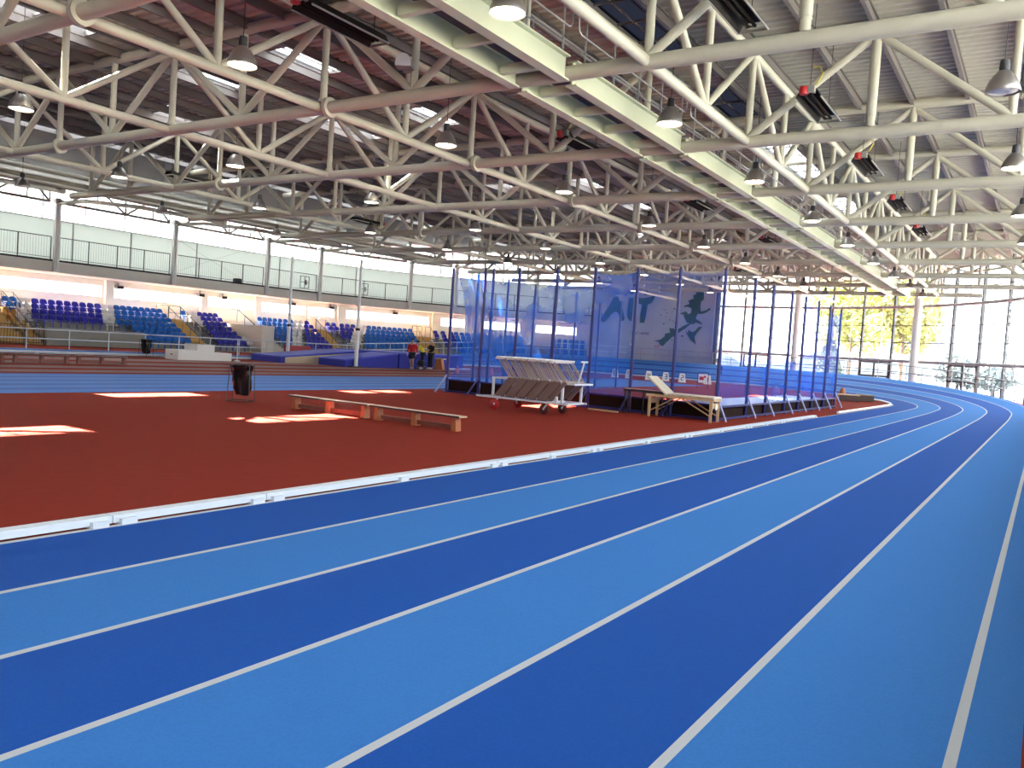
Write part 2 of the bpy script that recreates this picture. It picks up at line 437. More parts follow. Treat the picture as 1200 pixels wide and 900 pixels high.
# glazed end and near side
S_NEAR = S_END + CY + 26
COLS = [90.0, 73.7, 49.0, 18.5, -0.4]
RGL = 25.2
GB = [(S_MU, TH(73.7)), (TH(73.7), TH(49)), (TH(49), TH(18.5)), (TH(18.5), S_END)]
bays = GB + [(S_END + 9.94 * i, S_END + 9.94 * (i + 1)) for i in range(7)]
for i, (s0, s1) in enumerate(bays):
    if i >= 4:
        zs = 2.35  # height of the unseen near wall, set to limit daylight on the track
        struct(MB().arcbox(RGL - .04, RGL + .2, 0, zs, s0, s1).obj('wall_right', 'wall_cream'), 'unseen cream near side wall below the glazing, sized to cut daylight')
    w = struct(MB().arcbox(RGL, RGL + .012, 0, 9.9, s0, s1, 1.4).obj('window_%d' % (13 + i), 'glass'), 'tall glazed bay of the end wall')
    d = MB(); l = MB(); n = [3, 4, 5, 3][i] if i < 4 else 4
    for k in range(1, n + (1 if i >= 3 else 0)):
        s = s0 + (s1 - s0) * k / n
        d.arcbox(RGL - .02, RGL + .16, 0, 9.9, s - .075, s + .075)
        l.tube([W(s - .75, RGL - .35, 0), W(s - .75, RGL - .35, 9.2)], .035, 6)
    struct(d.obj('mullion', 'mullion_dark', w)); struct(l.obj('wind_post', 'steel_white', w))
    d = MB()
    for z in (1.6, 3.8, 5.0, 7.4): d.arcbox(RGL - .01, RGL + .07, z - .025, z + .025, s0, s1, 1.4)
    struct(d.obj('glazing_bar', 'mullion_dark', w))
    d = MB(); m = max(2, int((s1 - s0) / 1.2))
    for z in (6.3, 2.5): d.tube([W(s0 + (s1 - s0) * k / m, RGL - .28, z) for k in range(m + 1)], .10, 8)
    struct(d.obj('transom', 'transom_grey', w))
for i, th in enumerate(COLS[1:]):
    p = W(TH(th), RGL - .55)
    lab = ['white tubular steel column at the glazing behind the blue cage poles', 'thick white steel column at the glazing above the far bend',
           'white steel column at the glazing just outside the bend beyond the frame', 'white steel column where the glazing meets the near straight'][i]
    c = tag(MB().tube([(p[0], p[1], 0), (p[0], p[1], 9.2)], .27, 16).obj('steel_column', 'steel_white', smooth=True), lab, 'column', 'white steel columns at the glazing')
p = W(S_MU + .2, RGL - .2)
tag(MB().tube([(p[0], p[1], 0), (p[0], p[1], 9.2)], .22, 12).obj('steel_column', 'mullion_dark', smooth=True), 'dark steel column at the edge of the mural wall', 'column')
# pale band at the mural edge
struct(MB().arcbox(25.05, 25.2, 2.6, 9.0, S_MU - .16, S_MU - .02).obj('trim_4', 'steel_white'), 'white trim beside the mural')
# brown doors set in the glazing
for i, (t0, t1) in enumerate(((61.2, 55.2), (42.9, 36.4), (84.5, 79.5))):
    s0, s1 = TH(t0), TH(t1); d = MB()
    d.arcbox(RGL - .1, RGL - .02, 0, 2.4, s0, s0 + .16); d.arcbox(RGL - .1, RGL - .02, 0, 2.4, s1 - .1, s1)
    d.arcbox(RGL - .1, RGL - .02, 0, 2.4, (s0 + s1) / 2 - .08, (s0 + s1) / 2 + .08); d.arcbox(RGL - .1, RGL - .02, 1.28, 1.40, s0, s1)
    d.arcbox(RGL - .1, RGL - .02, 2.3, 2.4, s0, s1)
    struct(d.obj('door_%d' % (i + 1), 'door_brown'), 'brown framed glazed double door in the end glazing')
struct(MB().box((-23.9, -26.2, 5), (62, .4, 10.4)).obj('wall_back', 'wall_grey'), 'plain wall behind the camera')
# door beside the mural wall
s0 = TH(107.4)
dd = struct(MB().arcbox(25.12, 25.2, 0, 2.45, s0, s0 + 1.5).obj('door_4', 'wall_grey'), 'pale door at the foot of the mural wall')
struct(MB().arcbox(25.06, 25.12, 1.1, 1.9, s0 + .25, s0 + .37).obj('door_handle', 'mullion_dark', dd))

# ---------------------------------------------------------------- roof
ZR = 9.05
PX = [-6.18 + 1.3 * k for k in range(-22, 7)]
PX = [x for x in PX if -34.6 < x < 2.2]
PX.sort()
SKY = []   # rooflights: (left edge x, y range, material)
for y0, y1 in ((4.1, 6.3), (9.3, 12.0), (19.4, 22.9), (30.2, 32.3), (41.2, 43.3)): SKY.append((-21.78, y0, y1, 'glass_sky'))
for y in (15.7, 35.9, 47.0): SKY.append((-21.78, y - 1.05, y + 1.05, 'opal_rooflight'))
for y0, y1 in ((9.7, 12.2), (17.3, 19.9)): SKY.append((-26.98, y0, y1, 'glass_sky'))
for y in (4.6, 10.1, 15.7, 21.25, 37.6, 43.2, 48.8, 60.2): SKY.append((-17.88, y - 1.05, y + 1.05, 'opal_rooflight'))
SKY.append((-17.88, 31.0, 33.1, 'glass_sky'))
for y0, y1 in ((13.4, 19.2), (21.6, 24.8)): SKY.append((-8.78, y0, y1, 'blue_rooflight'))
for y0, y1 in ((27.4, 33.6), (37.5, 43.0)): SKY.append((-8.78, y0, y1, 'opal_rooflight'))
b = MB()
xs = [-33.3] + [x for x in PX if x > -33.2] + [2.0]
def corr(x0, x1, y0, y1):
    if y1 - y0 < .02: return
    per = .28; n = max(1, int(round((y1 - y0) / per))); vs = []; ys_ = []
    for k in range(n):
        a = y0 + (y1 - y0) * k / n; q = (y1 - y0) / n
        for f, z in ((0, 0), (.32, 0), (.45, .055), (.87, .055)): ys_.append((a + f * q, z))
    ys_.append((y1, 0))
    for y, z in ys_: vs += [(x0, y, ZR + z), (x1, y, ZR + z)]
    b.add(vs, [(2 * j, 2 * j + 1, 2 * j + 3, 2 * j + 2) for j in range(len(ys_) - 1)])
ob = MB()
def outer(x0, x1, y0, y1):
    ob.add([(x0 - .02, y0, ZR + .14), (x1 + .02, y0, ZR + .14), (x1 + .02, y1, ZR + .14), (x0 - .02, y1, ZR + .14)], [(0, 1, 2, 3)])
wn = 30
for i in range(len(xs) - 1):
    x0, x1 = xs[i], xs[i + 1]
    ymax = max(clipy(x0, 26.2), clipy(x1, 26.2)); y = -26.0
    for sx, a, c, sm in sorted([q for q in SKY if abs(q[0] - x0) < .2], key=lambda q: q[1]):
        corr(x0, x1, y, a); outer(x0, x1, y, a); y = c
        w = struct(MB().box(((x0 + x1) / 2, (a + c) / 2, ZR + .08), (x1 - x0 - .04, c - a, .01)).obj('window_%d' % wn, sm), 'roof skylight'); wn += 1
        f = MB()
        for yy in (a + .03, c - .03): f.box(((x0 + x1) / 2, yy, ZR + .05), (x1 - x0, .06, .12))
        for xx in (x0 + .01, x1 - .01): f.box((xx, (a + c) / 2, ZR + .075), (.03, c - a, .19))
        for q in range(1, int((c - a) / 1.1)): f.box(((x0 + x1) / 2, a + (c - a) * q / int((c - a) / 1.1), ZR + .05), (x1 - x0, .05, .05))
        for q in (.33, .66): f.box(((x0 + (x1 - x0) * q), (a + c) / 2, ZR + .05), (.03, c - a, .04))
        struct(f.obj('window_frame', 'purlin_metal', w))
    corr(x0, x1, y, ymax); outer(x0, x1, y, ymax)
struct(ob.obj('light_leak_sheet', 'deck_outer'), 'added opaque sheet over the deck, stopping light leaks')  # added to block sky leaking between the deck strips
ceil = struct(b.obj('ceiling', 'deck_metal'), 'grey corrugated metal roof deck')
# strip rooflight along the edge of the main roof
w = struct(MB().box((-33.75, 20, ZR + .1), (.9, 92, .01)).obj('window_%d' % wn, 'glass_sky'), 'long strip rooflight')
f = MB()
for k in range(-9, 26): f.box((-33.75, 10 + 2.2 * k - 1, ZR + .06), (.9, .07, .1))
f.box((-33.32, 20, ZR + .03), (.06, 92, .14)); f.box((-34.2, 20, ZR + .03), (.06, 92, .14))
struct(f.obj('window_frame', 'purlin_metal', w))
for x in PX:
    if x < -33.2: continue
    y1 = clipy(x, 25.5)
    struct(MB().box((x, (y1 - 25) / 2, ZR - .02), (.09, y1 + 25, .035)).box((x, (y1 - 25) / 2, ZR - .13), (.03, y1 + 25, .22)).box((x, (y1 - 25) / 2, ZR - .235), (.09, y1 + 25, .025)).obj('purlin', 'purlin_metal', ceil))
# higher flat roof over the stand wing
b = MB()
n = 30
vs = []
for i in range(n + 1):
    y = -26 + (CY + 26 + 13.5) * i / n
    xo = CX - (29.8 if y < CY else sqrt(max(0, 29.8 ** 2 - (y - CY) ** 2)))
    vs += [(xo, y, 10.2), (-34.2, y, 10.2), (-34.2, y, 10.35), (xo, y, 10.35)]
fs = []
for i in range(n):
    for k in range(4): fs.append((i * 4 + k, i * 4 + 4 + k, i * 4 + 4 + (k + 1) % 4, i * 4 + (k + 1) % 4))
b.add(vs, fs)
struct(b.obj('ceiling_stand', 'wing_roof'), 'roof over the stand wing')
b = MB()
vs = []
for i in range(25):
    a = radians(113 + 67 * i / 24)
    vs += [(CX + 29.8 * cos(a), CY + 29.8 * sin(a), 10.38), (CX + 15.0 * cos(a), CY + 15.0 * sin(a), 10.38)]
b.add(vs, [(2 * j, 2 * j + 1, 2 * j + 3, 2 * j + 2) for j in range(24)])
struct(b.obj('ceiling_stand_curve', 'wing_roof'), 'curved roof over the end of the stand')
# upstand closing the step between the two roofs
struct(MB().box((-34.25, 20, 9.7), (.06, 92, 1.3)).obj('wall_roof_step', 'wing_roof'), 'sheeted step between the two roof levels')
# ---------------------------------------------------------------- roof trusses
ZB, ZT = 6.70, 8.50
AY = [7.49 + 5.58 * k for k in range(-1, 10)]
NT = [-30.3, -24.9, -19.49, -13.97, -8.7, -3.55, 1.0]      # top nodes across
NBt = [-33.0, -27.4, -22.2, -16.75, -11.35, -6.15, -0.98]    # bottom nodes across
BX_ = [(-27.4, 'left of the middle'), (-19.49, 'above the sprint straight'), (-13.97, 'above the long benches'), (-6.15, 'right of the catwalk')]
def clampseg(x0, x1, y, zz0, zz1, xl, xr):
    return xl - .05 <= x0 <= xr + .05 and xl - .05 <= x1 <= xr + .05
an = ['above the camera', 'nearest in view at the top left corner'] + ['%s in the row from the camera' % ORD[i] for i in range(2, 11)]
for i, y in enumerate(AY):
    xl, xr = clipx(y, 24.7, -34.4, 1.0)
    t = thing('roof_truss', 'white tubular transverse roof truss, %s' % an[i], 'roof truss', (0, y, ZB), 0, 'transverse roof trusses')
    MB().tube([(xl, 0, 0), (xr, 0, 0)], .135, 14, True).obj('bottom_chord', 'truss_white', t, True)
    MB().tube([(xl, 0, 2.15), (xr, 0, 2.15)], .12, 12, True).obj('top_chord', 'truss_white', t, True)
    tops = [x for x in NT if xl < x < xr]; bots = [x for x in NBt if xl < x < xr]
    for xb in bots:
        for xt in tops:
            if abs(xb - xt) < 3.2 and abs(xb - xt) > .5:
                MB().tube([(xb, 0, .08), (xt, 0, 2.05)], .085, 10).obj('diagonal', 'truss_white', t, True)
        MB().tube([(xb, 0, .1), (xb, 0, 2.1)], .08, 10).obj('post', 'truss_white', t, True)
    for xt in tops:
        r = .10 if xt > -5 else .08
        MB().tube([(xt, 0, .30), (xt, 0, 2.1)], r, 10).obj('post', 'truss_white', t, True)
        MB().lathe([(.115, .12), (.115, .20), (.085, .21), (.085, .31)] if xt < -5 else [(.09, .12), (.09, .34), (.11, .34)], (xt, 0, 0), 12).obj('post_foot', 'truss_white', t, True)
    for xf in (-13.9, -25.0):
        if xl < xf < xr - .5:
            MB().tube([(xf + .08, 0, 0), (xf + .13, 0, 0)], .215, 18).tube([(xf + .145, 0, 0), (xf + .195, 0, 0)], .215, 18).obj('flange', 'truss_white', t, True)
for x, where in BX_:
    y1 = clipy(x, 24.6)
    t = thing('roof_truss', 'white tubular lengthwise roof truss %s' % where, 'roof truss', (x, 0, ZB), 0, 'lengthwise roof trusses')
    MB().tube([(0, -1, 0), (0, y1, 0)], .10, 12).obj('bottom_chord', 'truss_white', t, True)
    MB().tube([(0, -1, 1.95), (0, y1, 1.95)], .10, 12).obj('top_chord', 'truss_white', t, True)
    for y in AY:
        if y > y1: break
        for d in (-1, 1):
            ym = y + d * 2.79
            if 4 < ym < y1: MB().tube([(0, y + d * .15, 1.9), (0, ym - d * .05, .06)], .08, 10).obj('diagonal', 'truss_white', t, True)
        if 4 < y + 2.79 < y1: MB().tube([(0, y + 2.79, .06), (0, y + 2.79, 1.9)], .078, 10).obj('post', 'truss_white', t, True)
# heavy edge beam on the line of the stand
t = thing('edge_beam', 'long cream edge beam between the main roof and the stand', 'beam', (-34.5, 0, 7.14))
MB().box((0, 9, .12), (.3, 70, .03)).box((0, 9, -.12), (.3, 70, .03)).box((0, 9, 0), (.05, 70, .24)).obj('beam_web', 'truss_white_dimmed', t)
MB().tube([(-.1, -26, .42), (-.1, 44, .42)], .11, 10).obj('tie_tube', 'truss_white_dimmed', t, True)
MB().tube([(.45, -26, -.2), (.45, 44, -.2)], .09, 10).obj('lower_tube', 'truss_white_dimmed', t, True)
# perimeter trusses on the outer columns
def perim(name, label, R, z0, z1, s0, s1, dz, w):
    t = thing(name, label, 'roof truss', W(s0, R, z0), 0, 'perimeter roof trusses')
    ox, oy, oz = W(s0, R, z0)
    P = lambda s, z, RR=R: tuple(a - c for a, c in zip(W(s, RR, z), (ox, oy, oz)))
    n = max(3, int((s1 - s0) / 1.0)); L = [s0 + (s1 - s0) * k / n for k in range(n + 1)]
    MB().tube([P(s, z0) for s in L], w, 8).obj('bottom_chord', 'truss_white', t, True)
    MB().tube([P(s, z1) for s in L], w, 8).obj('top_chord', 'truss_white', t, True)
    k = 0; s = s0
    while s < s1 - 1:
        e = min(s + 1.9, s1)
        MB().tube([P(s, z0 if k % 2 == 0 else z1), P(e, z1 if k % 2 == 0 else z0)], w * .8, 6).obj('diagonal', 'truss_white', t, True)
        MB().tube([P(e, z0), P(e, z1)], w * .6, 6).obj('post', 'truss_white', t, True)
        s = e; k += 1
GC = [18.4, 26.39, 34.31, 42.25, 47.43, 56.09, 60.35, 67.9]
gl = ['left of the frame edge', 'first in view from the left', 'left of the bag-holder bin', 'just before the curve', 'at the start of the curve', 'behind the people at the landing mats',
      'behind the near edge of the blue net', 'seen through the blue net']
for i, s in enumerate(GC):
    p = W(s, 26.25)
    t = thing('gallery_column', 'cream steel gallery column, %s' % gl[i], 'column', (p[0], p[1], 4.31), Wang(s), 'cream columns along the gallery')
    MB().box((0, 0, 2.2), (.22, .30, 4.4)).box((.0, 0, 2.2), (.30, .05, 4.4)).obj('shaft', 'steel_white', t)
    MB().tube([(0, 0, 4.1), (3, 0, 4.1), (8, 0, 3.6), (15.55, 0, 2.55)] if s < 45 else [(0, 0, 4.1), (2, 0, 4.1), (5.5, 0, 4.3)], .12, 10).obj('roof_strut', 'truss_white', t, True)
    MB().box((.0, 0, 4.2), (.42, .5, .25)).obj('column_head', 'steel_white', t)
for i in range(len(GC) - 1):
    perim('perimeter_truss', 'slim white perimeter truss over the gallery, %s' % ['over the left frame edge', 'second bay', 'third bay, over the purple seats', 'short bay before the curve', 'curved bay over the landing mats', 'short bay beside the net edge', 'last bay, seen above the blue net'][i],
          26.25, 8.45, 9.75, GC[i] + .5, GC[i + 1] - .5, 0, .085)
perim('perimeter_truss', 'slim white perimeter truss above the mural wall', 24.95, 8.3, 8.7, S_ST + .4, S_MU - .3, 0, .06)
gd = ['behind the row of cage poles', 'between the two tall glazing columns', 'at the right side of the glazing', 'at the near straight end of the glazing']
for i, (s0, s1) in enumerate(GB):
    perim('perimeter_truss', 'slim white perimeter truss above the end glazing, %s' % gd[i], 24.95, 8.3, 8.7, s0 + .7, s1 - .7, 0, .075)

# ---------------------------------------------------------------- catwalk hung in the trusses
cw = thing('catwalk', 'pale green maintenance catwalk running lengthwise through the roof trusses', 'catwalk', (-8.24, 0, 6.52))
for x in (-.53, .53):
    for k in range(10):
        a = AY[0] + 5.58 * k + .14; c = a + 5.30
        MB().box((x, (a + c) / 2, .015), (.22, c - a, .03)).box((x, (a + c) / 2, .435), (.22, c - a, .03)).box((x, (a + c) / 2, .225), (.03, c - a, .42)).obj('side_beam', 'beam_cream', cw)
k = 0; y = 1.2
while y < 55:
    MB().box((0, y, .14), (.90, .12, .16)).obj('cross_member', 'beam_cream', cw); y += 1.395
MB().box((-.22, 28, .40), (.34, 56, .03)).box((.22, 28, .40), (.34, 56, .03)).obj('walkway_grating', 'grating', cw)
sec = [(1.95 + 5.58 * k, 1.95 + 5.58 * (k + 1)) for k in range(10)]
sl = ['nearest', 'second from the camera', 'third from the camera', 'fourth from the camera', 'fifth from the camera', 'sixth from the camera', 'seventh from the camera', 'eighth from the camera', 'ninth from the camera', 'farthest']
for x, side in ((.60, 'right'), (-.60, 'left')):
    for k, (y0, y1) in enumerate(sec):
        a, c = y0 + .12, y1 - .12
        r = MB(); R_ = .018; z0, z1 = .95, 1.55
        r.tube([(x, a, z1 - .12), (x, a + .04, z1 - .03), (x, a + .12, z1), (x, c - .12, z1), (x, c - .04, z1 - .03), (x, c, z1 - .12), (x, c, z0 + .12), (x, c - .04, z0 + .03), (x, c - .12, z0),
                (x, a + .12, z0), (x, a + .04, z0 + .03), (x, a, z0 + .12), (x, a, z1 - .12)], R_, 6)
        rr = r.obj('guard_rail', 'rail_grey', cw, True)
        for q in range(5): MB().tube([(x, a + .3 + (c - a - .6) * q / 4, .44), (x, a + .3 + (c - a - .6) * q / 4, z1)], .02, 6).obj('guard_post', 'rail_grey', rr, True)
        MB().tube([(x, a + .1, .62), (x, c - .1, .62)], .012, 6).obj('knee_rail', 'rail_grey', rr, True)

# ---------------------------------------------------------------- high-bay lamps
def make_lamp():
    t = thing('pendant_lamp', '', 'lamp')
    MB().tube([(0, 0, .50), (0, 0, 2.35)], .008, 6).obj('suspension_cable', 'lamp_dark', t)
    MB().lathe([(.03, .34), (.075, .34), (.08, .40), (.07, .52), (.02, .54)], n=14).obj('gear_housing', 'lamp_dark', t, True)
    MB().lathe([(.262, 0), (.268, .02), (.255, .08), (.215, .18), (.15, .28), (.085, .345), (.08, .33), (.145, .265), (.205, .17), (.245, .07), (.255, .01)], n=24, closed=False).obj('reflector', 'lamp_housing', t, True)
    MB().lathe([(.0, .0), (.12, .0), (.22, .012), (.246, .04)], n=24, closed=False).obj('lens', 'lamp_lens', t, True)
    return t
lamp0 = make_lamp()
LX = [(-6.85, 'beside the catwalk'), (-1.0, 'over the near straight'), (-12.6, 'above the infield benches line'), (-20.4, 'above the sprint straight'), (-26.3, 'above the red run-up lanes'), (-32.6, 'by the edge beam')]
LY = [9.8, 15.8, 21.6, 27.9, 33.6, 39.3, 45.0, 50.7, 56.4]
first = True
off = None
for x, where in LX:
    n = 0
    for y in LY:
        xl, xr = clipx(y, 23.5, -34, 1)
        if not (xl < x < xr): continue
        if x < -19 and y < 9.9 and x < -24: continue
        if x < -30 and y > 28: continue
        if x == -1.0 and y < 15: continue
        unlit = (x < -30) or (x == -1.0 and y < 16)
        lab = '%s pendant high-bay lamp %s, %s from the camera' % ('unlit grey' if unlit else 'lit', where, ORD[n]); n += 1
        if first: l = lamp0; l.location = (x, y, 6.42); l['label'] = lab; l['group'] = 'high-bay lamps hanging from the roof'; first = False
        else: l = dup(lamp0, (x, y, 6.42), 0, lab, 'high-bay lamps hanging from the roof')
        if unlit:
            for c in l.children:
                if c.name.startswith('lens'):
                    c.data = c.data.copy(); c.data.materials[0] = M('lamp_lens_off')

# ---------------------------------------------------------------- radiant tube heaters
def make_heater():
    t = thing('radiant_heater', '', 'heater')
    L = 1.9; b = MB()
    prof = [(-.25, 0), (-.16, .16), (.16, .16), (.25, 0), (.235, 0), (.15, .145), (-.15, .145), (-.235, 0)]
    b.prism(prof, lambda x, z: (x, 0, z), lambda x, z: (x, L, z)); b.obj('reflector', 'heater_dark', t)
    MB().bar((-.25, 0, 0), (-.25, L, 0), .022, .03).bar((.25, 0, 0), (.25, L, 0), .022, .03).bar((-.25, L, .01), (.25, L, .01), .02, .04).obj('reflector_rim', 'heater_rim', t)
    MB().tube([(.06, -.05, .05), (.06, L - .1, .05), (-.06, L - .1, .05), (-.06, 0, .05)], .028, 8).obj('radiant_tube', 'heater_dark', t, True)
    MB().lathe([(.02, -.09), (.085, -.08), (.10, 0), (.085, .07), (.03, .09)], (-.07, -.07, .12), 12).obj('burner', 'heater_red', t, True)
    MB().box((.08, -.06, .13), (.13, .14, .13)).obj('gas_valve', 'heater_rim', t)
    MB().tube([(.08, -.06, .18), (.20, -.1, .24), (.27, -.04, .42), (.20, .02, .58), (.06, .02, .60)], .014, 6).obj('gas_hose', 'hose_yellow', t, True)
    for y in (.12, L - .15): MB().tube([(0, y, .14), (0, y, 1.9)], .008, 5).obj('hanger_wire', 'lamp_dark', t)
    return t
h0 = make_heater()
HS = [(-4.5, 11.6, 'nearest in the row right of the catwalk'), (-4.5, 17.2, 'second in the row right of the catwalk'), (-4.5, 22.9, 'third in the row right of the catwalk'), (-4.5, 28.6, 'fourth in the row right of the catwalk'), (-4.5, 34.3, 'fifth in the row right of the catwalk'),
      (-10.9, 9.6, 'left of the catwalk, nearest the camera'), (-10.9, 18.5, 'left of the catwalk, above the trolley side'), (-10.9, 27.4, 'left of the catwalk, third one'), (-10.9, 36.3, 'left of the catwalk, farthest'),
      (-27.5, 20.3, 'far left, above the run-up lanes'), (-27.8, 30.2, 'far left, above the landing mats'), (-16.0, 48.5, 'in front of the end glazing')]
for i, (x, y, w) in enumerate(HS):
    z = 7.12
    lab = 'sooty dark trough heater with red burner, %s' % w
    rz = pi if x < -20 else 0
    if i == 0: h0.location = (x, y, z); h0['label'] = lab; h0['group'] = 'trough heaters in the roof'
    else: dup(h0, (x, y, z), rz, lab, 'trough heaters in the roof')

# ---------------------------------------------------------------- loudspeakers with pale round-topped fronts
def make_speaker():
    t = thing('loudspeaker', '', 'loudspeaker')
    prof = [(-.17, 0)] + [(-.17 * cos(pi * k / 10), .06 + .2 * sin(pi * k / 10)) for k in range(11)] + [(.17, 0)]
    MB().prism(prof, lambda x, z: (x, -.16, z), lambda x, z: (x, .12, z)).obj('cabinet', 'box_grey', t)
    MB().prism([(x * .93, z * .95 + .008) for x, z in prof], lambda x, z: (x, -.175, z), lambda x, z: (x, -.16, z)).obj('front_panel', 'speaker_white', t)
    MB().bar((0, .1, .12), (-.05, .42, .16), .05, .05).box((0, .44, .16), (.26, .05, .2)).obj('bracket', 'truss_white', t)
    return t
s0_ = make_speaker()
for i, (x, y, z, lab) in enumerate([(-11.35, 12.75, 7.15, 'white round-topped loudspeaker on the truss left of the catwalk, nearest'), (-11.2, 19.9, 7.2, 'white round-topped loudspeaker beside the trough heater, second one'),
                               (-11.25, 26.8, 7.2, 'white round-topped loudspeaker left of the catwalk, third one')]):
    if i == 0: s0_.location = (x, y, z); s0_.rotation_euler.z = .5; s0_['label'] = lab; s0_['group'] = 'loudspeakers on the trusses'
    else: dup(s0_, (x, y, z), .5, lab, 'loudspeakers on the trusses')
# ---------------------------------------------------------------- gallery railings (one per bay)
RB = [S0 + .2] + GC + [S_ST - .2]
for i in range(len(RB) - 1):
    s0, s1 = RB[i] + .22, RB[i + 1] - .22
    if s1 < 14: continue
    t = thing('gallery_railing', 'dark slim railing on the gallery, %s' % ['bay left of the frame edge', 'bay at the left frame edge', 'bay over the first purple seats', 'bay over the blue seats and purple block', 'short bay before the curve', 'bay over the landing mats', 'short bay beside the net edge', 'bay seen through the blue net', 'last bay beside the mural wall'][i],
              'railing', W(s0, 26.45, 5.06), 0, 'gallery railings')
    o = W(s0, 26.45, 5.06); P = lambda s, z: tuple(a - c for a, c in zip(W(s, 26.45, 5.06 + z), o))
    n = max(2, int((s1 - s0) / 1.0)); L = [s0 + (s1 - s0) * k / n for k in range(n + 1)]
    MB().tube([P(s, 1.35) for s in L], .028, 6).obj('top_rail', 'rail_dark', t, True)
    MB().tube([P(s, .12) for s in L], .018, 6).obj('bottom_rail', 'rail_dark', t, True)
    m = max(1, round((s1 - s0) / 2.0))
    for k in range(m + 1):
        s = s0 + (s1 - s0) * k / m; MB().tube([P(s, 0), P(s, 1.35)], .035, 6).obj('post', 'rail_dark', t, True)
    q = MB(); c = s0 + .11
    while c < s1: q.bar(P(c, .12), P(c, 1.34), .008, .008, (1, 0, 0)); c += .16
    q.obj('baluster_infill', 'rail_dark', t)
    if i in (4, 6):
        pass
for lab, s in (('small square frame sign hung on the gallery railing left of the vault posts', 45.9), ('small square frame sign hung on the gallery railing beside the tall white post', 51.6)):
    p = W(s, 26.2, 5.2); t = thing('frame_sign', lab, 'sign', p, Wang(s))
    b = MB()
    for a in (-.42, 0, .42): b.box((0, a, .5), (.03, .04, .95))
    for z in (.04, .5, .96): b.box((0, 0, z), (.03, .88, .04))
    b.obj('frame', 'rail_dark', t); MB().box((-.03, .15, .5), (.02, .25, .4)).obj('plate', 'box_grey', t)

# ---------------------------------------------------------------- spectator terrace and seats
NR = 7
RR = lambda r: 24.6 + .56 * r
ZRow = lambda r: .06 + .31 * r
b = MB()
TS = [(12.0, 24.1), (25.0, 34.95), (36.2, 40.0), (42.9, 48.1), (49.3, 57.3), (58.9, S_ST - .4)]
for s0, s1 in TS:
    for r in range(NR): b.arcbox(RR(r) - .30, 29.28 if r == NR - 1 else RR(r) + .34, 0, ZRow(r), s0, s1)
struct(b.obj('floor_terrace', 'concrete'), 'stepped terrace carrying the seats')
# dark recess walls under the first purple block
struct(MB().arcbox(24.25, 24.6 + .56 * 2.6, 0, 1.0, 25.0, 31.1).obj('wall_terrace_front', 'concrete'), 'grey front wall below the purple seats')

def seat_mesh():
    b = MB()
    def back(u, v):
        y = -.222 + .444 * u; z = .47 + .305 * v
        rnd = .05 * (2 * abs(u - .5)) ** 4 * (1 if v > .5 else 0)
        return (-.16 - .13 * v + .06 * (2 * u - 1) ** 2 + (.05 if v > .9 else 0), y * (1 - .10 * v * v), z - 1.6 * rnd)
    b.grid(back, 6, 4)
    b.grid(lambda u, v: (Vector(back(u, v)) + Vector((-.03, 0, 0))), 6, 4)
    b.grid(lambda u, v: (-.2 + .36 * v, -.20 + .40 * u, .42 + .035 * (2 * u - 1) ** 2 - .03 * sin(pi * v) - .02 * v), 6, 4)
    b.grid(lambda u, v: (-.2 + .36 * v, -.20 + .40 * u, .38 - .03 * sin(pi * v) - .02 * v), 6, 4)
    b.box((-.03, 0, .2), (.06, .06, .40)).box((0.155, 0, .385), (.02, .38, .05))
    me_o = b.obj('stadium_seat', 'seat_blue', None, True)
    return me_o
proto = seat_mesh(); seat_me = {'seat_blue': proto.data}
for k in ('seat_purple', 'seat_white'):
    m = proto.data.copy(); m.materials[0] = M(k); seat_me[k] = m
bpy.data.objects.remove(proto)
CN = {'seat_blue': 'light blue', 'seat_purple': 'purple-blue', 'seat_white': 'white'}
RN = ['bottom', 'second', 'third', 'fourth', 'fifth', 'sixth', 'top']
bulk = []
def seats(col, where, rows, left, right, solid=True):
    for r in rows:
        k = 6 - r; l = left(k) if callable(left) else left; rg = right(k) if callable(right) else right
        n = max(1, int((rg - l + .08) / .45))
        for i in range(n):
            s = l + .225 + (rg - l - .45) * (i / (n - 1) if n > 1 else .5)
            p = W(s, RR(r), ZRow(r)); a = Wang(s)
            if not solid: bulk.append((col, p, a)); continue
            o = bpy.data.objects.new('stadium_seat', seat_me[col]); COL.objects.link(o)
            o.location = p; o.rotation_euler = (0, 0, a)
            if n == 1: pos = 'only one in the %s row' % RN[r]
            else: pos = '%s from the left, %s row' % (ORD[i] if i < 15 else str(i + 1), RN[r])
            tag(o, '%s stadium seat, %s, %s' % (CN[col], pos, where), 'seat', '%s seats in the stand' % CN[col])
seats('seat_blue', 'beside the left frame edge', (5, 6), 24.3, 25.15)
seats('seat_white', 'left of first purple block', (3, 4, 5, 6), lambda k: 25.15 - .27 * k, lambda k: 26.0 - .27 * k)
seats('seat_purple', 'first purple block', (3, 4, 5, 6), lambda k: 26.0 - .27 * k, lambda k: 30.4 - .27 * k)
seats('seat_white', 'right of first purple block', (3, 4, 5, 6), lambda k: 30.4 - .27 * k, lambda k: 31.25 - .27 * k)
seats('seat_blue', 'big blue block', range(7), lambda k: 31.25 - .27 * min(k, 3) if k < 4 else 31.2, 34.85)
seats('seat_blue', 'lone one by yellow steps', (6,), 36.25, 36.7)
seats('seat_white', 'left of middle purple block', (4, 5, 6), lambda k: 36.75 - .05 * k, lambda k: 37.65 - .1 * k)
seats('seat_purple', 'middle purple block', range(7), lambda k: 37.65 - .12 * k, 39.45)
seats('seat_white', 'foot of middle purple block', (0, 1), 39.5, 40.4)
seats('seat_blue', 'blue block beyond grey stairs', range(7), 43.1, lambda k: 46.4 - .42 * k)
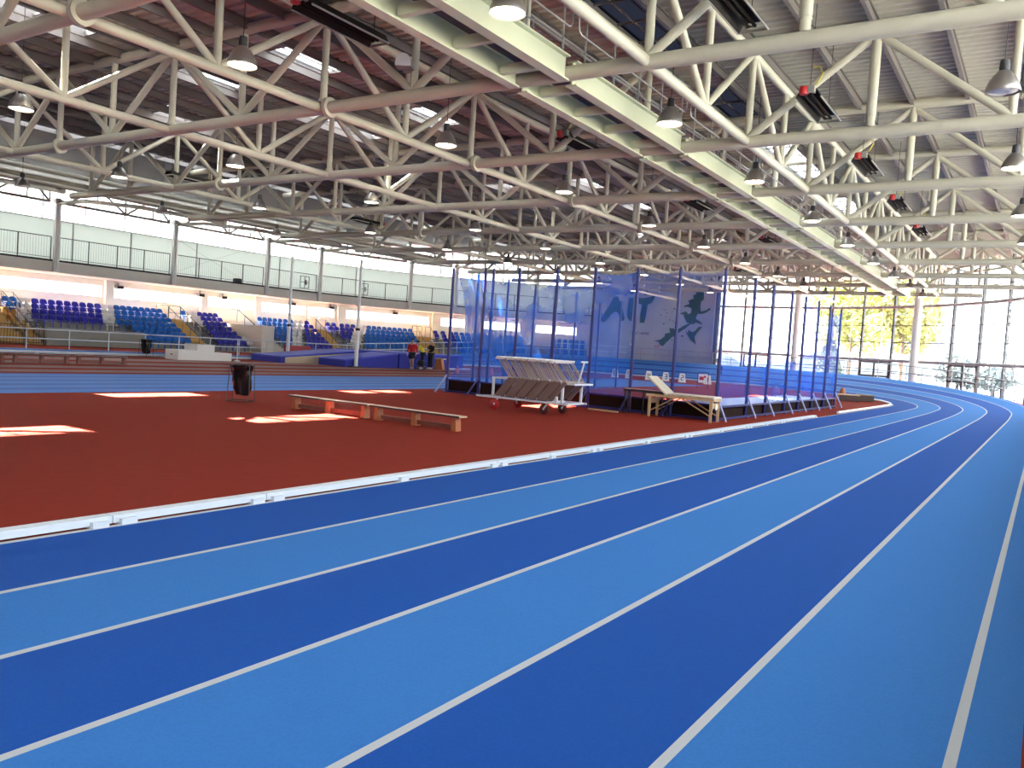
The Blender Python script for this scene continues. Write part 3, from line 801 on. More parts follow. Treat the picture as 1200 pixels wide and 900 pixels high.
seats('seat_white', 'behind vault post', range(7), lambda k: 46.4 - .42 * k, lambda k: 47.35 - .42 * k)
seats('seat_purple', 'purple block behind mats', range(7), lambda k: 47.35 - .32 * k, 47.95)
seats('seat_purple', 'pair beyond second yellow steps', (5, 6), 49.35, 50.3)
seats('seat_purple', 'small block behind tall post', (3, 4, 5, 6), lambda k: 50.6 - .25 * k, lambda k: 52.05 - .4 * k)
seats('seat_white', 'beside tall white post', (2, 3, 4, 5, 6), lambda k: 52.05 - .4 * k, lambda k: 53.05 - .4 * k)
seats('seat_blue', 'blue block behind people', (1, 2, 3, 4, 5, 6), lambda k: 53.05 - .3 * k, 57.2)
seats('seat_purple', 'lone one by last yellow steps', (5, 6), 59.0, 59.5)
seats('seat_purple', '', (2, 3, 4, 5, 6), 59.7, 60.9, False)
seats('seat_blue', '', (1, 2, 3, 4, 5, 6), 60.9, 63.9, False)
seats('seat_white', '', (1, 3, 4, 5, 6), lambda k: 63.9 - .4 * k, lambda k: 64.85 - .4 * k, False)
seats('seat_blue', '', (1, 2, 3, 4, 5, 6), lambda k: 64.85 - .4 * k, 67.1, False)
seats('seat_blue', '', (0, 1, 2, 3, 4, 5, 6), 69.6, 72.6, False)
bb = MB(); order = ['seat_blue', 'seat_purple', 'seat_white']
for col, p, a in bulk:
    R = Matrix.Rotation(a, 3, 'Z'); me = seat_me['seat_blue']
    bb.mi = order.index(col)
    bb.add([R @ v.co + Vector(p) for v in me.vertices], [tuple(f.vertices) for f in me.polygons])
o = bb.obj('stadium_seats', order); tag(o, 'far rows of blue and purple stadium seats seen through the blue net', 'seats', kind='stuff')

# stairs between the blocks
def steps(s0, s1, col, lab, r0=0, r1=7, grp='yellow stair flights in the stand'):
    s = (s0 + s1) / 2
    t = thing('stair_flight', lab, 'stairs', W(s, 24.3), Wang(s), grp)
    b = MB()
    for k in range(12):
        z = .17 * (k + 1); x0 = -.3 * k; b.box((-(x0 * -1) - .0 + (-.15) - (0), 0, z / 2), (.3, s1 - s0, z)) if False else b.box((-.3 * k - .15, 0, z / 2), (.3, s1 - s0, z))
    b.box((-4.3, 0, 1.02), (1.4, s1 - s0, 2.04))
    b.obj('steps', col, t)
    g = MB(); w_ = (s1 - s0) * .9; nb = max(4, int(w_ / .16))
    for q in range(nb + 1): g.tube([(.14, -w_ / 2 + w_ * q / nb, .0), (.14, -w_ / 2 + w_ * q / nb, 1.1)], .014, 5)
    g.bar((.14, -w_ / 2, 1.1), (.14, w_ / 2, 1.1), .04, .04).bar((.14, -w_ / 2, .12), (.14, w_ / 2, .12), .03, .03); g.obj('bar_gate', 'rail_dark', t)
    for sd in (-1, 1):
        h = MB(); y = sd * (s1 - s0) / 2 * .86
        h.tube([(.1, y, 0), (.1, y, .95), (-1.8, y, 1.95), (-3.6, y, 2.95), (-4.9, y, 2.98), (-4.9, y, 2.0)], .022, 6)
        for q in (.9, 1.8, 2.7, 3.5): h.tube([(-q, y, .17 * int(q / .3 + 1)), (-q, y, .95 + (q + .1) * .54)], .018, 6)
        h.obj('handrail', 'rail_dark', t, True)
steps(24.2, 24.95 - .1, 'stair_yellow', 'narrow yellow stair flight at the left frame edge')
steps(21.4, 23.9, 'stair_yellow', 'wide yellow stair flight left of the frame edge')
steps(35.0, 36.15, 'stair_yellow', 'yellow stair flight right of the big blue seat block')
steps(48.15, 49.25, 'stair_yellow', 'yellow stair flight behind the landing mats')
steps(57.35, 58.85, 'stair_yellow', 'yellow stair flight behind the person in black')
# grey stairs with a solid side wall and one long sloping handrail
t = thing('stair_flight', 'cream concrete stairs with a sloping dark handrail left of the vault post', 'stairs', W(41.5, 24.3), Wang(41.5))
b = MB()
for k in range(12): b.box((-.3 * k - .15, 0.55, .085 * (k + 1)), (.3, 1.5, .17 * (k + 1)))
b.box((-4.3, 0.55, 1.02), (1.4, 1.5, 2.04)); b.obj('steps', 'concrete_light', t)
MB().box((-2.2, -.85, 1.0), (5.2, 1.1, 2.0)).obj('side_wall', 'wall_cream', t)
h = MB(); h.tube([(.2, -.35, 1.0), (-3.8, -.35, 3.15), (-4.8, -.35, 3.15)], .03, 6)
for q in (-.2, .9, 1.9, 2.9, 3.8): h.tube([(-q, -.35, 0 if q < 0 else .17 * (q / .3)), (-q, -.35, 1.1 + q * .54)], .025, 6)
h.obj('handrail', 'rail_dark', t, True)
# guard rails in front of vomitories
for i, (s, w, lab) in enumerate([(25.2, 1.0, 'dark pipe guard rail by the white seats at the left'), (30.7, 1.0, 'dark pipe guard rail between the purple and big blue seat blocks'), (36.0, .9, 'dark pipe hoop at the top of the first yellow steps'), (57.7, .9, 'dark pipe hoop at the top of the yellow steps behind the people')]):
    hi = i >= 2
    t = thing('guard_hoop', lab, 'rail', W(s, 28.4 if hi else 26.1, 1.92 if hi else .68), Wang(s))
    MB().tube([(0, -w / 2, 0), (0, -w / 2, .95), (0, -w / 2 + .06, 1.05), (0, w / 2 - .06, 1.05), (0, w / 2, .95), (0, w / 2, 0)], .022, 6).obj('hoop', 'rail_dark', t, True)
    MB().tube([(0, -w / 2, .55), (0, w / 2, .55)], .018, 6).obj('mid_rail', 'rail_dark', t, True)

# boxes and lights under the gallery slab
for s, lab, z in ((32.2, 'grey box speaker under the gallery by the big blue block', 4.08), (38.6, 'grey box light under the gallery above the first yellow steps', 4.12), (40.6, 'grey box light under the gallery above the cream stairs', 4.12), (46.9, 'grey box light under the gallery behind the vault post', 4.16), (50.3, 'grey box light under the gallery right of the vault post', 4.16), (55.9, 'grey box light under the gallery above the people', 4.16)):
    t = thing('wall_box', lab, 'box', W(s, 29.12, z - .15), Wang(s), 'grey boxes under the gallery')
    MB().box((0, 0, 0), (.3, .5, .26)).obj('casing', 'box_grey', t); MB().box((.155, 0, -.02), (.012, .42, .18)).obj('front_grille', 'heater_dark', t); MB().box((-.12, 0, .2), (.08, .1, .16)).obj('bracket', 'box_grey', t)
t = thing('floor_box', 'small black box on the gallery floor by the railing', 'box', W(39.9, 26.7, 5.06), 0)
MB().box((0, 0, .14), (.3, .55, .28)).obj('body', 'black_plastic', t); MB().box((0, 0, .29), (.2, .4, .03)).obj('lid', 'black_plastic', t)

# ---------------------------------------------------------------- white rail along the stand side of the track
XR = -42.4
def rail_path(s):
    return (XR, s, .05)
sr = [6 + 2.12 * k for k in range(17)]
seg = [(8, 18.9), (18.9, 25.3), (25.3, 31.7), (31.7, 38.1), (38.1, 44.5)]
def far_out(u, dz): return track_pt(u, 6.75, dz)
gl = ['left of the frame edge', 'in front of the first purple seats', 'in front of the big blue seat block', 'behind the podium', 'behind the landing mats']
for i, (a, c) in enumerate(seg):
    t = thing('track_rail', 'white double track rail, %s' % gl[i], 'rail', (XR, a, 0), 0, 'white rails in front of the stand')
    L = c - a; n = max(3, round(L / 2.13))
    for nm, z in (('top_rail', 1.0), ('mid_rail', .52)): MB().tube([(0, 0, z), (0, L, z)], .032, 8).obj(nm, 'rail_white', t, True)
    for k in range(n): MB().tube([(0, L * k / n, 0), (0, L * k / n, 1.0)], .03, 8).obj('post', 'rail_white', t, True)
cur = [(2.0, 1.84, 'behind the people'), (1.84, 1.70, 'behind the first net panel'), (1.70, 1.60, 'behind the hurdle trolley'), (1.60, 1.33, 'in front of the mural wall'), (1.33, 1.02, 'along the top of the bank at the glazing')]
for i, (a, c, w) in enumerate(cur):
    dark = i >= 3
    t = thing('track_rail', '%s rail on the bend, %s' % ('grey' if dark else 'white double', w), 'rail', (0, 0, 0), 0, 'rails round the bend')
    n = 16; U = [a + (c - a) * k / n for k in range(n + 1)]; m = 'rail_grey' if dark else 'rail_white'
    def Q(u, z):
        p = track_pt(u, 6.62); return (p[0], p[1], p[2] + z)
    for nm, z in (('top_rail', 1.0), ('mid_rail', .52)): MB().tube([Q(u, z) for u in U], .03, 8).obj(nm, m, t, True)
    for k in range(0, n, 2 if not dark else 1):
        MB().tube([Q(U[k], -.02), Q(U[k], 1.0)], .028, 8).obj('post', m, t, True)

# white kerb along the inside of the far straight, in two lengths
for (u0, u1), lab in (((2.62, 2.0), 'white kerb rail on the far side of the infield, behind the podium'), ((2.0, 1.35), 'white kerb rail curving past the lane number boxes at the far bend')):
    t = thing('track_kerb', lab, 'kerb', (0, 0, 0), 0, 'white kerb rails along the inside lane')
    U = [u0 + (u1 - u0) * k / 28 for k in range(29)]; pts = []
    for u in U:
        p = track_pt(u, -.03); pts.append((p[0], p[1], .075))
    MB().tube(pts, .065, 6).obj('kerb_rail', 'kerb_white', t, True)
    for k in range(0, 29, 4): MB().box((pts[k][0], pts[k][1], .03), (.16, .16, .06)).obj('kerb_foot', 'kerb_white', t)
# crossed tie rods on the gallery
t = thing('tie_rods', 'thin crossed steel tie rods in front of the gallery wall over the first yellow steps', 'tie rods', W(34.6, 27.6, 5.06), 0)
o = W(34.6, 27.6, 5.06); Q = lambda s, z: tuple(a - c for a, c in zip(W(s, 27.6, z), o))
MB().tube([Q(34.6, 7.9), Q(41.9, 5.06)], .014, 5).obj('rod', 'mullion_grey', t); MB().tube([Q(34.6, 5.06), Q(41.9, 7.9)], .014, 5).obj('rod', 'mullion_grey', t)
# ---------------------------------------------------------------- long gym benches
def make_bench(L, top='wood_top', leg='wood_orange', nleg=3):
    t = thing('gym_bench', '', 'bench')
    MB().box((L / 2, 0, .285), (L, .25, .03)).obj('plank', top, t)
    MB().box((L / 2, -.127, .285), (L, .012, .032)).obj('plank_edge', 'bench_edge', t)
    for k in range(nleg):
        x = .16 + (L - .32) * k / (nleg - 1)
        MB().prism([(-.075, 0), (.075, 0), (.05, .27), (-.05, .27)], lambda a, z: (x + a * .8, -.085, z), lambda a, z: (x + a * .8, .085, z)).obj('leg', leg, t)
    MB().box((L / 2, 0, .075), (L - .5, .05, .085)).obj('lower_beam', 'bench_red', t)
    return t
be = make_bench(2.36); be.location = (-14.08, 12.72, 0); be.rotation_euler.z = .02
be['label'] = 'long low wooden gym bench in the sun patch, farther from the frame centre'; be['label'] = 'long low wooden gym bench reaching into the sun patch, by the bag-holder bin'; be['group'] = 'low gym benches'
dup(be, (-11.66, 12.76, 0), -.02, 'long low wooden gym bench whose free end points at the hurdle trolley', 'low gym benches')
fb = make_bench(2.1, 'bench_red', 'bench_red'); fb.location = (-29.9, 12.1, 0); fb.rotation_euler.z = pi / 2
fb['label'] = 'red-brown bench beyond the sprint straight, leftmost at the frame edge'; fb['group'] = 'far benches'
dup(fb, (-29.95, 14.35, 0), pi / 2, 'red-brown bench beyond the sprint straight, middle of the far line', 'far benches')
dup(fb, (-30.0, 16.6, 0), pi / 2, 'red-brown bench beyond the sprint straight, nearest the podium', 'far benches')

# ---------------------------------------------------------------- bag-holder bins
def make_bin():
    t = thing('bag_bin', '', 'bin')
    b = MB(); n = 36
    prof = [(.08, .19), (.15, .16), (.185, .3), (.20, .5), (.215, .7), (.225, .84), (.232, .86)]
    vs = []
    for r, z in prof:
        for k in range(n):
            a = 2 * pi * k / n; rr = r * (1 + .13 * sin(3 * a + z * 6) + .09 * sin(7 * a - z * 11) + .05 * sin(11 * a + z * 5)); vs.append((rr * cos(a) + (.86 - z) * .04, rr * sin(a), z + .02 * sin(2 * a) * (1 if z < .2 else 0)))
    fs = [(i * n + k, i * n + (k + 1) % n, (i + 1) * n + (k + 1) % n, (i + 1) * n + k) for i in range(len(prof) - 1) for k in range(n)] + [tuple(range(n))[::-1]]
    b.add(vs, fs); b.obj('bin_bag', 'bag_black', t, True)
    b = MB(); vs = []
    for r, z in ((.235, .84), (.25, .83), (.246, .74), (.238, .73)):
        for k in range(n):
            a = 2 * pi * k / n; vs.append((r * (1 + .03 * sin(5 * a)) * cos(a), r * (1 + .03 * sin(5 * a)) * sin(a), z + .015 * sin(4 * a)))
    b.add(vs, [(i * n + k, i * n + (k + 1) % n, (i + 1) * n + (k + 1) % n, (i + 1) * n + k) for i in range(3) for k in range(n)]); b.obj('bag_cuff', 'bag_black', t, True)
    b = MB()
    for sx in (-1, 1):
        for sy in (-1, 1): b.tube([(sx * .26, sy * .22, 0), (sx * .225, sy * .19, .86)], .009, 6)
    b.tube([(.24 * cos(2 * pi * k / 20), .24 * sin(2 * pi * k / 20), .855) for k in range(21)], .012, 6)
    b.tube([(-.26, -.22, .015), (.26, -.22, .015), (.26, .22, .015), (-.26, .22, .015), (-.26, -.22, .015)], .009, 6)
    b.obj('wire_frame', 'wire_dark', t, True)
    return t
bn = make_bin(); bn.location = (-15.72, 12.66, 0); bn.rotation_euler.z = .6; bn['label'] = 'black bin bag in a wire stand on the red infield'; bn['group'] = 'bag bins'
dup(bn, (-37.0, 24.0, 0), .2, 'black bin bag in a stand left of the white podium', 'bag bins')

# ---------------------------------------------------------------- podium
t = thing('podium', 'white three-level winners podium on the far red floor', 'podium', (-34.8, 25.75, 0))
MB().box((-.45, 0, .39), (1.0, 1.0, .78)).obj('centre_step', 'podium_white', t)
MB().box((-.45, -1.02, .24), (1.0, 1.04, .48)).obj('left_step', 'podium_white', t)
MB().box((-.45, 1.02, .20), (1.0, 1.04, .40)).obj('right_step', 'podium_white', t)
MB().box((-.45, -1.545, .25), (.14, .01, .05)).obj('hand_hole', 'black_plastic', t)
t = thing('slim_stand', 'slim white stand on a small base right of the podium', 'stand', (-34.9, 27.75, 0))
MB().tube([(0, 0, .02), (0, 0, 1.15)], .022, 8).obj('upright', 'post_white', t, True); MB().lathe([(.16, 0), (.16, .03), (.03, .05)], n=14).obj('base', 'post_white', t, True); MB().box((0, 0, .9), (.05, .05, .08)).obj('clamp', 'post_white', t)

# ---------------------------------------------------------------- pole vault landing area
def wedge(name, label, x0, x1, y0, y1, za, zb, skirt=True):
    t = thing(name, label, 'landing mat', (x0, y0, 0), 0, 'blue landing mats')
    w, L = x1 - x0, y1 - y0
    b = MB()
    b.add([(0, 0, 0), (w, 0, 0), (w, L, 0), (0, L, 0), (0, 0, za - .05), (w, 0, za - .05), (w, L, zb - .05), (0, L, zb - .05)], [(0, 3, 2, 1), (0, 1, 5, 4), (1, 2, 6, 5), (2, 3, 7, 6), (3, 0, 4, 7), (4, 5, 6, 7)])
    b.obj('side_cover', 'mat_blue', t)
    b = MB(); e = .03
    b.add([(-e, -e, za - .07), (w + e, -e, za - .07), (w + e, L + e, zb - .07), (-e, L + e, zb - .07), (-e, -e, za), (w + e, -e, za), (w + e, L + e, zb), (-e, L + e, zb)], [(0, 3, 2, 1), (0, 1, 5, 4), (1, 2, 6, 5), (2, 3, 7, 6), (3, 0, 4, 7), (4, 5, 6, 7)])
    b.obj('top_cover', 'mat_blue_top', t)
    return t
t = wedge('landing_mat', 'sloping blue landing wing mat, the left one', -36.9, -34.55, 30.3, 36.6, .36, .85)
MB().add([(2.37, .3, .0), (2.37, 6.2, .0), (2.37, 6.2, .72), (2.37, .3, .30)], [(0, 1, 2, 3)]).add([(2.39, .3, .0), (2.39, 6.2, .0), (2.39, 6.2, .72), (2.39, .3, .30)], [(3, 2, 1, 0)]).obj('bare_side', 'foam_beige', t)
t = wedge('landing_mat', 'sloping blue landing wing mat, the right one before the tall post', -33.75, -31.75, 32.3, 36.6, .40, .85)
t = wedge('landing_mat', 'big blue main landing mat behind the people', -36.9, -31.75, 36.75, 43.0, .88, .88)
MB().box((5.19, 1.6, .45), (.012, .25, .18)).box((5.19, 2.35, .45), (.012, 1.0, .08)).obj('maker_mark', 'mat_blue_top', t)
def vault_post(loc, h, label):
    t = thing('vault_post', label, 'vault post', loc, 0, 'white pole vault posts')
    MB().tube([(0, 0, .05), (0, 0, 2.0)], .11, 12).obj('base_tube', 'post_white', t, True)
    MB().tube([(0, 0, 2.0), (0, 0, h)], .08, 12).obj('slide_tube', 'post_white', t, True)
    MB().lathe([(.125, 2.0), (.125, 2.14)], n=12).obj('clamp_collar', 'black_plastic', t, True)
    MB().box((0, 0, .03), (.35, .9, .06)).obj('base_plate', 'black_plastic', t)
    MB().tube([(0, 0, h - .4), (.18, 0, h - .35)], .012, 6).obj('bar_peg', 'post_white', t, True)
vault_post((-31.62, 33.0, 0), 5.85, 'tall white vault post in front of the landing mats')
vault_post((-37.4, 33.3, 0), 6.1, 'tall white vault post behind the left landing mat')
t = thing('storage_bench', 'red padded bench behind the landing mats by the white rail', 'bench', (-40.2, 36.6, 0), pi / 2)
MB().box((0, 0, .62), (1.8, .5, .42)).obj('back_pad', 'red_vinyl', t); MB().box((0, -.2, .40), (1.8, .5, .08)).obj('seat_pad', 'red_vinyl', t)
for a in (-.8, .8): MB().box((a, -.1, .2), (.05, .5, .38)).obj('leg', 'rail_grey', t)
# ball-side odds and ends by the people
t = thing('plywood_box', 'small orange plywood box with a pale lid beside the person in black', 'box', (-31.2, 39.85, 0), .3)
MB().prism([(-.28, 0), (.28, 0), (.16, .62), (-.16, .62)], lambda x, z: (x, -.2, z), lambda x, z: (x, .2, z)).obj('body', 'wood_orange', t); MB().box((.05, 0, .65), (.55, .44, .07)).obj('lid', 'foam_beige', t)
t = thing('takeoff_board', 'white board lying on the floor beside the plywood box', 'board', (-31.9, 42.6, 0), .12)
MB().box((0, 0, .03), (.5, 2.6, .06)).obj('board', 'post_white', t); MB().box((0, .3, .12), (.2, .3, .1)).obj('block', 'black_plastic', t)
t = thing('kit_trolley', 'black kit bag on a low wheeled frame among the people', 'bag', (-30.31, 36.98, 0), .5)
b = MB().box((0, 0, .40), (.36, .55, .32)); o = b.obj('bag_body', 'cloth_black', t); md = o.modifiers.new('Bevel', 'BEVEL'); md.width = .09; md.segments = 3
MB().bar((-.22, -.35, .2), (.22, -.35, .2), .04, .04).bar((-.22, .35, .2), (.22, .35, .2), .04, .04).bar((-.22, -.35, .2), (-.22, .35, .2), .04, .04).bar((.22, -.35, .2), (.22, .35, .2), .04, .04).obj('frame', 'wire_dark', t)
for sx in (-.2, .2):
    for sy in (-.33, .33):
        MB().prism([(.10 * cos(a * pi / 6), .10 * sin(a * pi / 6)) for a in range(12)], lambda x, z: (sx - .02, sy + x, .10 + z), lambda x, z: (sx + .02, sy + x, .10 + z)).obj('wheel', 'black_plastic', t)
def cone(loc, label):
    t = thing('marker_cone', label, 'cone', loc, 0, 'orange marker cones')
    MB().lathe([(.13, .02), (.04, .42), (.02, .44)], n=16).obj('body', 'cone_orange', t, True); MB().box((0, 0, .012), (.34, .34, .024)).obj('base', 'cone_orange', t)
cone((-27.6, 36.9, 0), 'orange cone on the red floor just right of the first cage pole')
cone((-26.6, 38.8, 0), 'orange cone on the red floor seen through the first net panel')
cone((-27.4, 46.0, 0), 'orange cone seen through the net beyond the trolley')

# ---------------------------------------------------------------- hurdle trolley
t = thing('hurdle_trolley', 'white wheeled trolley frame carrying the row of hurdles', 'trolley', (0, 0, 0))
YA, YB = 18.25, 19.25
b = MB()
for y in (YA, YB): b.bar((-12.95, y, .32), (-10.1, y, .32), .05, .05)
for x in (-12.75, -10.2, -10.75): b.bar((x, YA, .32), (x, YB, .32), .05, .05)
b.obj('base_frame', 'kerb_white', t)
for x in (-12.42, -10.28):
    for y in (YA, YB): MB().bar((x, y, .34), (x, y, .86), .055, .055, (1, 0, 0)).obj('upright', 'kerb_white', t)
b = MB()
for y in (YA + .06, YB - .06): b.bar((-12.45, y, .84), (-9.95, y, .84), .05, .045)
for x in (-12.45, -9.97): b.bar((x, YA, .84), (x, YB, .84), .05, .045)
b.obj('upper_frame', 'kerb_white', t)
for y in (YA + .1,):
    MB().tube([(-10.12, 18.75, .86), (-9.98, 18.75, 1.42)], .025, 8).obj('pull_handle', 'kerb_white', t, True)
    MB().tube([(-9.98, 18.58, 1.42), (-9.98, 18.92, 1.42)], .022, 8).obj('handle_grip', 'kerb_white', t, True)
for i, (x, y) in enumerate(((-12.25, 18.12), (-12.32, 19.36), (-10.82, 18.3), (-10.79, 19.2))):
    m = 'wheel_red' if i < 2 else 'wheel_dark'
    w = MB()
    prof = [(.0, -.03), (.12, -.03), (.14, -.015), (.14, .015), (.12, .03), (0, .03)]
    vs = []; n = 20
    for r, h in prof:
        for k in range(n): vs.append((x + r * cos(2 * pi * k / n), y + h, .14 + r * sin(2 * pi * k / n)))
    w.add(vs, [(a * n + k, a * n + (k + 1) % n, (a + 1) * n + (k + 1) % n, (a + 1) * n + k) for a in range(5) for k in range(n)])
    wo = w.obj('wheel', m, t, True)
    MB().tube([(x, y - .045, .14), (x, y + .045, .14)], .03, 10).obj('hub', 'hub_metal', wo, True)
    f = MB()
    yy = YA if i % 2 == 0 else YB
    f.bar((x, y - .05, .14), (x + (.12 if i > 1 else 0), yy, .31), .03, .03, (1, 0, 0)).bar((x, y + .05, .14), (x + (.12 if i > 1 else 0), yy, .31), .03, .03, (1, 0, 0)); f.obj('wheel_fork', 'kerb_white', t)
MB().bar((-10.45, YA, .34), (-10.45, YA, .50), .06, .06, (1, 0, 0)).obj('end_stop', 'kerb_white', t)
def make_hurdle():
    t = thing('hurdle', '', 'hurdle')
    Y0, Y1 = .04, 1.0
    for y in (Y0, Y1):
        MB().bar((0, y, 0), (-.385, y, .50), .028, .028, (0, 1, 0)).obj('upright', 'hurdle_frame', t)
        MB().bar((0, y, 0), (-.41, y, -.49), .058, .045, (0, 1, 0)).obj('base_leg', 'hurdle_leg', t)
    MB().bar((-.40, -.06, .515), (-.40, 1.10, .515), .035, .075, (.6, 0, .8)).obj('crossbar', 'hurdle_bar', t)
    MB().bar((-.02, Y0, .01), (-.02, Y1, .01), .03, .03).obj('lower_rail', 'hurdle_frame', t)
    MB().box((-.412, Y0 - .02, .522), (.05, .05, .05)).obj('bar_end', 'black_plastic', t)
    return t
NH = 22
hd = make_hurdle()
for i in range(NH):
    x = -11.90 + 1.72 * (i + .55 * (i // 4) + random.uniform(-.12, .12)) / (NH - 1 + .55 * 5)
    lab = 'folded cream hurdle with white crossbar, %s from the left on the trolley' % (ORD[i] if i < 15 else ['sixteenth', 'seventeenth', 'eighteenth', 'nineteenth', 'twentieth', 'twenty-first', 'last'][i - 15])
    if i == 0: hd.location = (x, YA - .05, .87); hd['label'] = lab; hd['group'] = 'hurdles on the trolley'
    else: dup(hd, (x, YA - .05, .87), 0, lab, 'hurdles on the trolley')
t = tag(MB().box((0, 0, .02), (1.0, .09, .04), ).obj('timber_strip', 'wood_pale'), 'pale timber strip lying on the red floor in front of the cage', 'timber')
t.location = (-10.75, 21.55, 0); t.rotation_euler.z = -.12

# ---------------------------------------------------------------- throwing cage with blue nets
cage = thing('throwing_cage', 'throwing cage of tall dark blue poles hung with blue net', 'cage', (0, 0, 0))
FX = [-17.1, -15.77, -14.43, -13.02, -11.69, -10.29, -8.98, -7.65]
FY = 22.3
RY = [22.3, 25.05, 27.05, 29.4, 31.3, 33.4, 35.4, 37.5]
LYs = [24.6, 26.6, 28.6, 30.2, 32.1, 34.4, 36.65]
def pole(x, y, h=4.24, r=.05):
    p = MB().tube([(x, y, 0), (x, y, h)], r, 8).obj('pole', 'cage_pole', cage, True)
    MB().box((x, y, .015), (.22, .22, .03)).obj('pole_foot', 'cage_pole', p)
    MB().tube([(x, y, h), (x, y, h + .05)], r * .6, 8).obj('pole_cap', 'black_plastic', p, True)
for x in FX:
    pole(x, FY, 4.18 + .06 * (x + 17) / 9.4)
    MB().bar((x, FY, .62), (x + (.0 if x > -17 else .0), FY - .62, .02), .045, .045).obj('strut', 'cage_pole' if x > -17 else 'cage_strut', cage)
pole(-15.62, FY + .25, 4.2)
for y in RY[1:]: pole(-7.65, y, 4.24)
for y in RY:
    MB().bar((-7.65, y, .72), (-7.28, y - .15, .02), .04, .04).obj('strut', 'cage_strut', cage)
for y in LYs: pole(-17.7, y, 4.25, .045)
def net(p0, p1, z0, z1, sag, name='net', thin=False, left_pull=0.0, mid=False):
    p0, p1 = Vector(p0), Vector(p1); d = p1 - p0; nrm = Vector((d.y, -d.x, 0)).normalized()
    def f(u, v):
        top = z1 - sag * 4 * u * (1 - u) * (1 + .12 * sin(37 * u))
        uu = u
        if left_pull: uu = u + (1 - u) * left_pull * 4 * v * (1 - v)
        q = p0 + d * uu + nrm * (.05 * sin(9 * u + 3 * v) * sin(pi * u))
        return (q.x, q.y, z0 + (top - z0) * v)
    return MB().grid(f, 24, 14).obj(name, 'net_blue_mid' if mid else 'net_blue_thin' if thin else 'net_blue', cage, True)
tops = [4.12, 4.15, 4.1, 4.0, 4.15, 4.18, 4.2]
sags = [.12, .42, .55, .30, .12, .10, .10]
for i in range(7): net((FX[i] + (.12 if i == 0 else 0), FY, 0), (FX[i + 1], FY, 0), .45, tops[i], sags[i], left_pull=.42 if i == 0 else 0, thin=i in (5, 6))
for i in range(7): net((-7.65, RY[i], 0), (-7.65, RY[i + 1], 0), .40, 4.1 - .35 * (i % 2) if i > 3 else 1.9, .2 if i > 3 else .08, mid=True)
LL = [22.6] + LYs
for i in range(len(LL) - 1): net((-17.7 if i else -17.2, LL[i], 0), (-17.7, LL[i + 1], 0), .4, [4.0, 3.7, 3.6, 3.7, 3.5, 3.8, 3.7][i], .3, thin=True)
for i, (a, c) in enumerate(zip(FX[:-1], FX[1:])):
    if i < 6 or True: MB().box(((a + c) / 2, FY + .05, .22), (c - a - .1, .035, .40)).obj('kickboard', 'cage_board', cage)
for a, c in zip(RY[:-1], RY[1:]):
    MB().box((-7.72, (a + c) / 2, .20), (.03, c - a - .1, .34)).obj('kickboard', 'cage_board', cage)
b = MB(); b.bar((-17.1, FY - .02, .05), (-7.6, FY - .02, .05), .05, .06).bar((-7.62, FY, .05), (-7.62, 37.5, .05), .05, .06).bar((-17.7, 22.5, .05), (-17.7, 36.7, .05), .05, .06)
b.bar((-17.1, FY - .02, .44), (-7.6, FY - .02, .44), .045, .05).bar((-7.62, FY, .40), (-7.62, 37.5, .40), .045, .06); b.obj('base_rail', 'cage_pole', cage)
t = thing('throwing_platform', 'low pale blue platform along the inside of the cage poles', 'platform', (-8.75, 30.0, 0))
MB().box((0, 0, .33), (1.7, 14.6, .06)).obj('deck', 'platform_blue', t)
for q in range(8): MB().box((0, -6.9 + q * 1.97, .15), (1.6, .12, .30)).obj('bearer', 'cage_board', t)

# ---------------------------------------------------------------- padded treatment table and dark table
t = thing('treatment_table', 'cream padded treatment table with raised headrest and wooden legs', 'table', (-8.40, 21.78, 0), -.02)
b = MB().box((.30, 0, .67), (1.36, .62, .07)); o = b.obj('bed_pad', 'vinyl_cream', t); md = o.modifiers.new('Bevel', 'BEVEL'); md.width = .03; md.segments = 3
R = Matrix.Rotation(radians(38), 3, 'Y'); b = MB().box((-.70, 0, .88), (.78, .60, .07), R=R); o = b.obj('headrest_pad', 'vinyl_cream', t); md = o.modifiers.new('Bevel', 'BEVEL'); md.width = .03; md.segments = 3
MB().bar((-1.0, -.29, .605), (.96, -.29, .605), .03, .06).bar((-1.0, .29, .605), (.96, .29, .605), .03, .06).bar((-1.0, -.29, .605), (-1.0, .29, .605), .03, .06).bar((.96, -.29, .605), (.96, .29, .605), .03, .06).obj('bed_frame', 'wood_pale', t)
for x in (-.90, .90):
    for y in (-.27, .27): MB().prism([(-.03, 0), (.03, 0), (.045, .60), (-.045, .60)], lambda a, z: (x + a, y - .02, z), lambda a, z: (x + a, y + .02, z)).obj('leg', 'wood_pale', t)
    MB().box((x, 0, .45), (.04, .52, .14)).obj('leg_panel', 'wood_pale', t)
for y in (-.25, .25):
    MB().bar((-.90, y, .16), (-.12, y, .60), .025, .03).bar((.90, y, .16), (.0, y, .60), .025, .03).obj('brace', 'wood_pale', t)
MB().box((.95, .0, .42), (.012, .14, .14)).obj('label_card', 'paper_white', t)
for q in range(5): MB().lathe([(.012, 0), (.008, .012)], (-.2 + .25 * q, 0, 0), 8).obj('stud', 'black_plastic', t)
for c in t.children:
    if c.name.startswith('stud'): c.rotation_euler = (pi / 2, 0, 0); c.location = (0, -.31, .67)
t = thing('side_table', 'small dark-legged table with a reddish top against the net', 'table', (-9.62, 21.98, 0))
MB().box((0, 0, .70), (1.25, .42, .03)).obj('table_top', 'table_top', t)
MB().box((0, -.21, .675), (1.25, .015, .06)).box((0, .21, .675), (1.25, .015, .06)).obj('apron', 'table_dark', t)
for x in (-.58, .0, .58):
    for y in (-.18, .18): MB().box((x, y, .34), (.035, .035, .68)).obj('leg', 'table_dark', t)

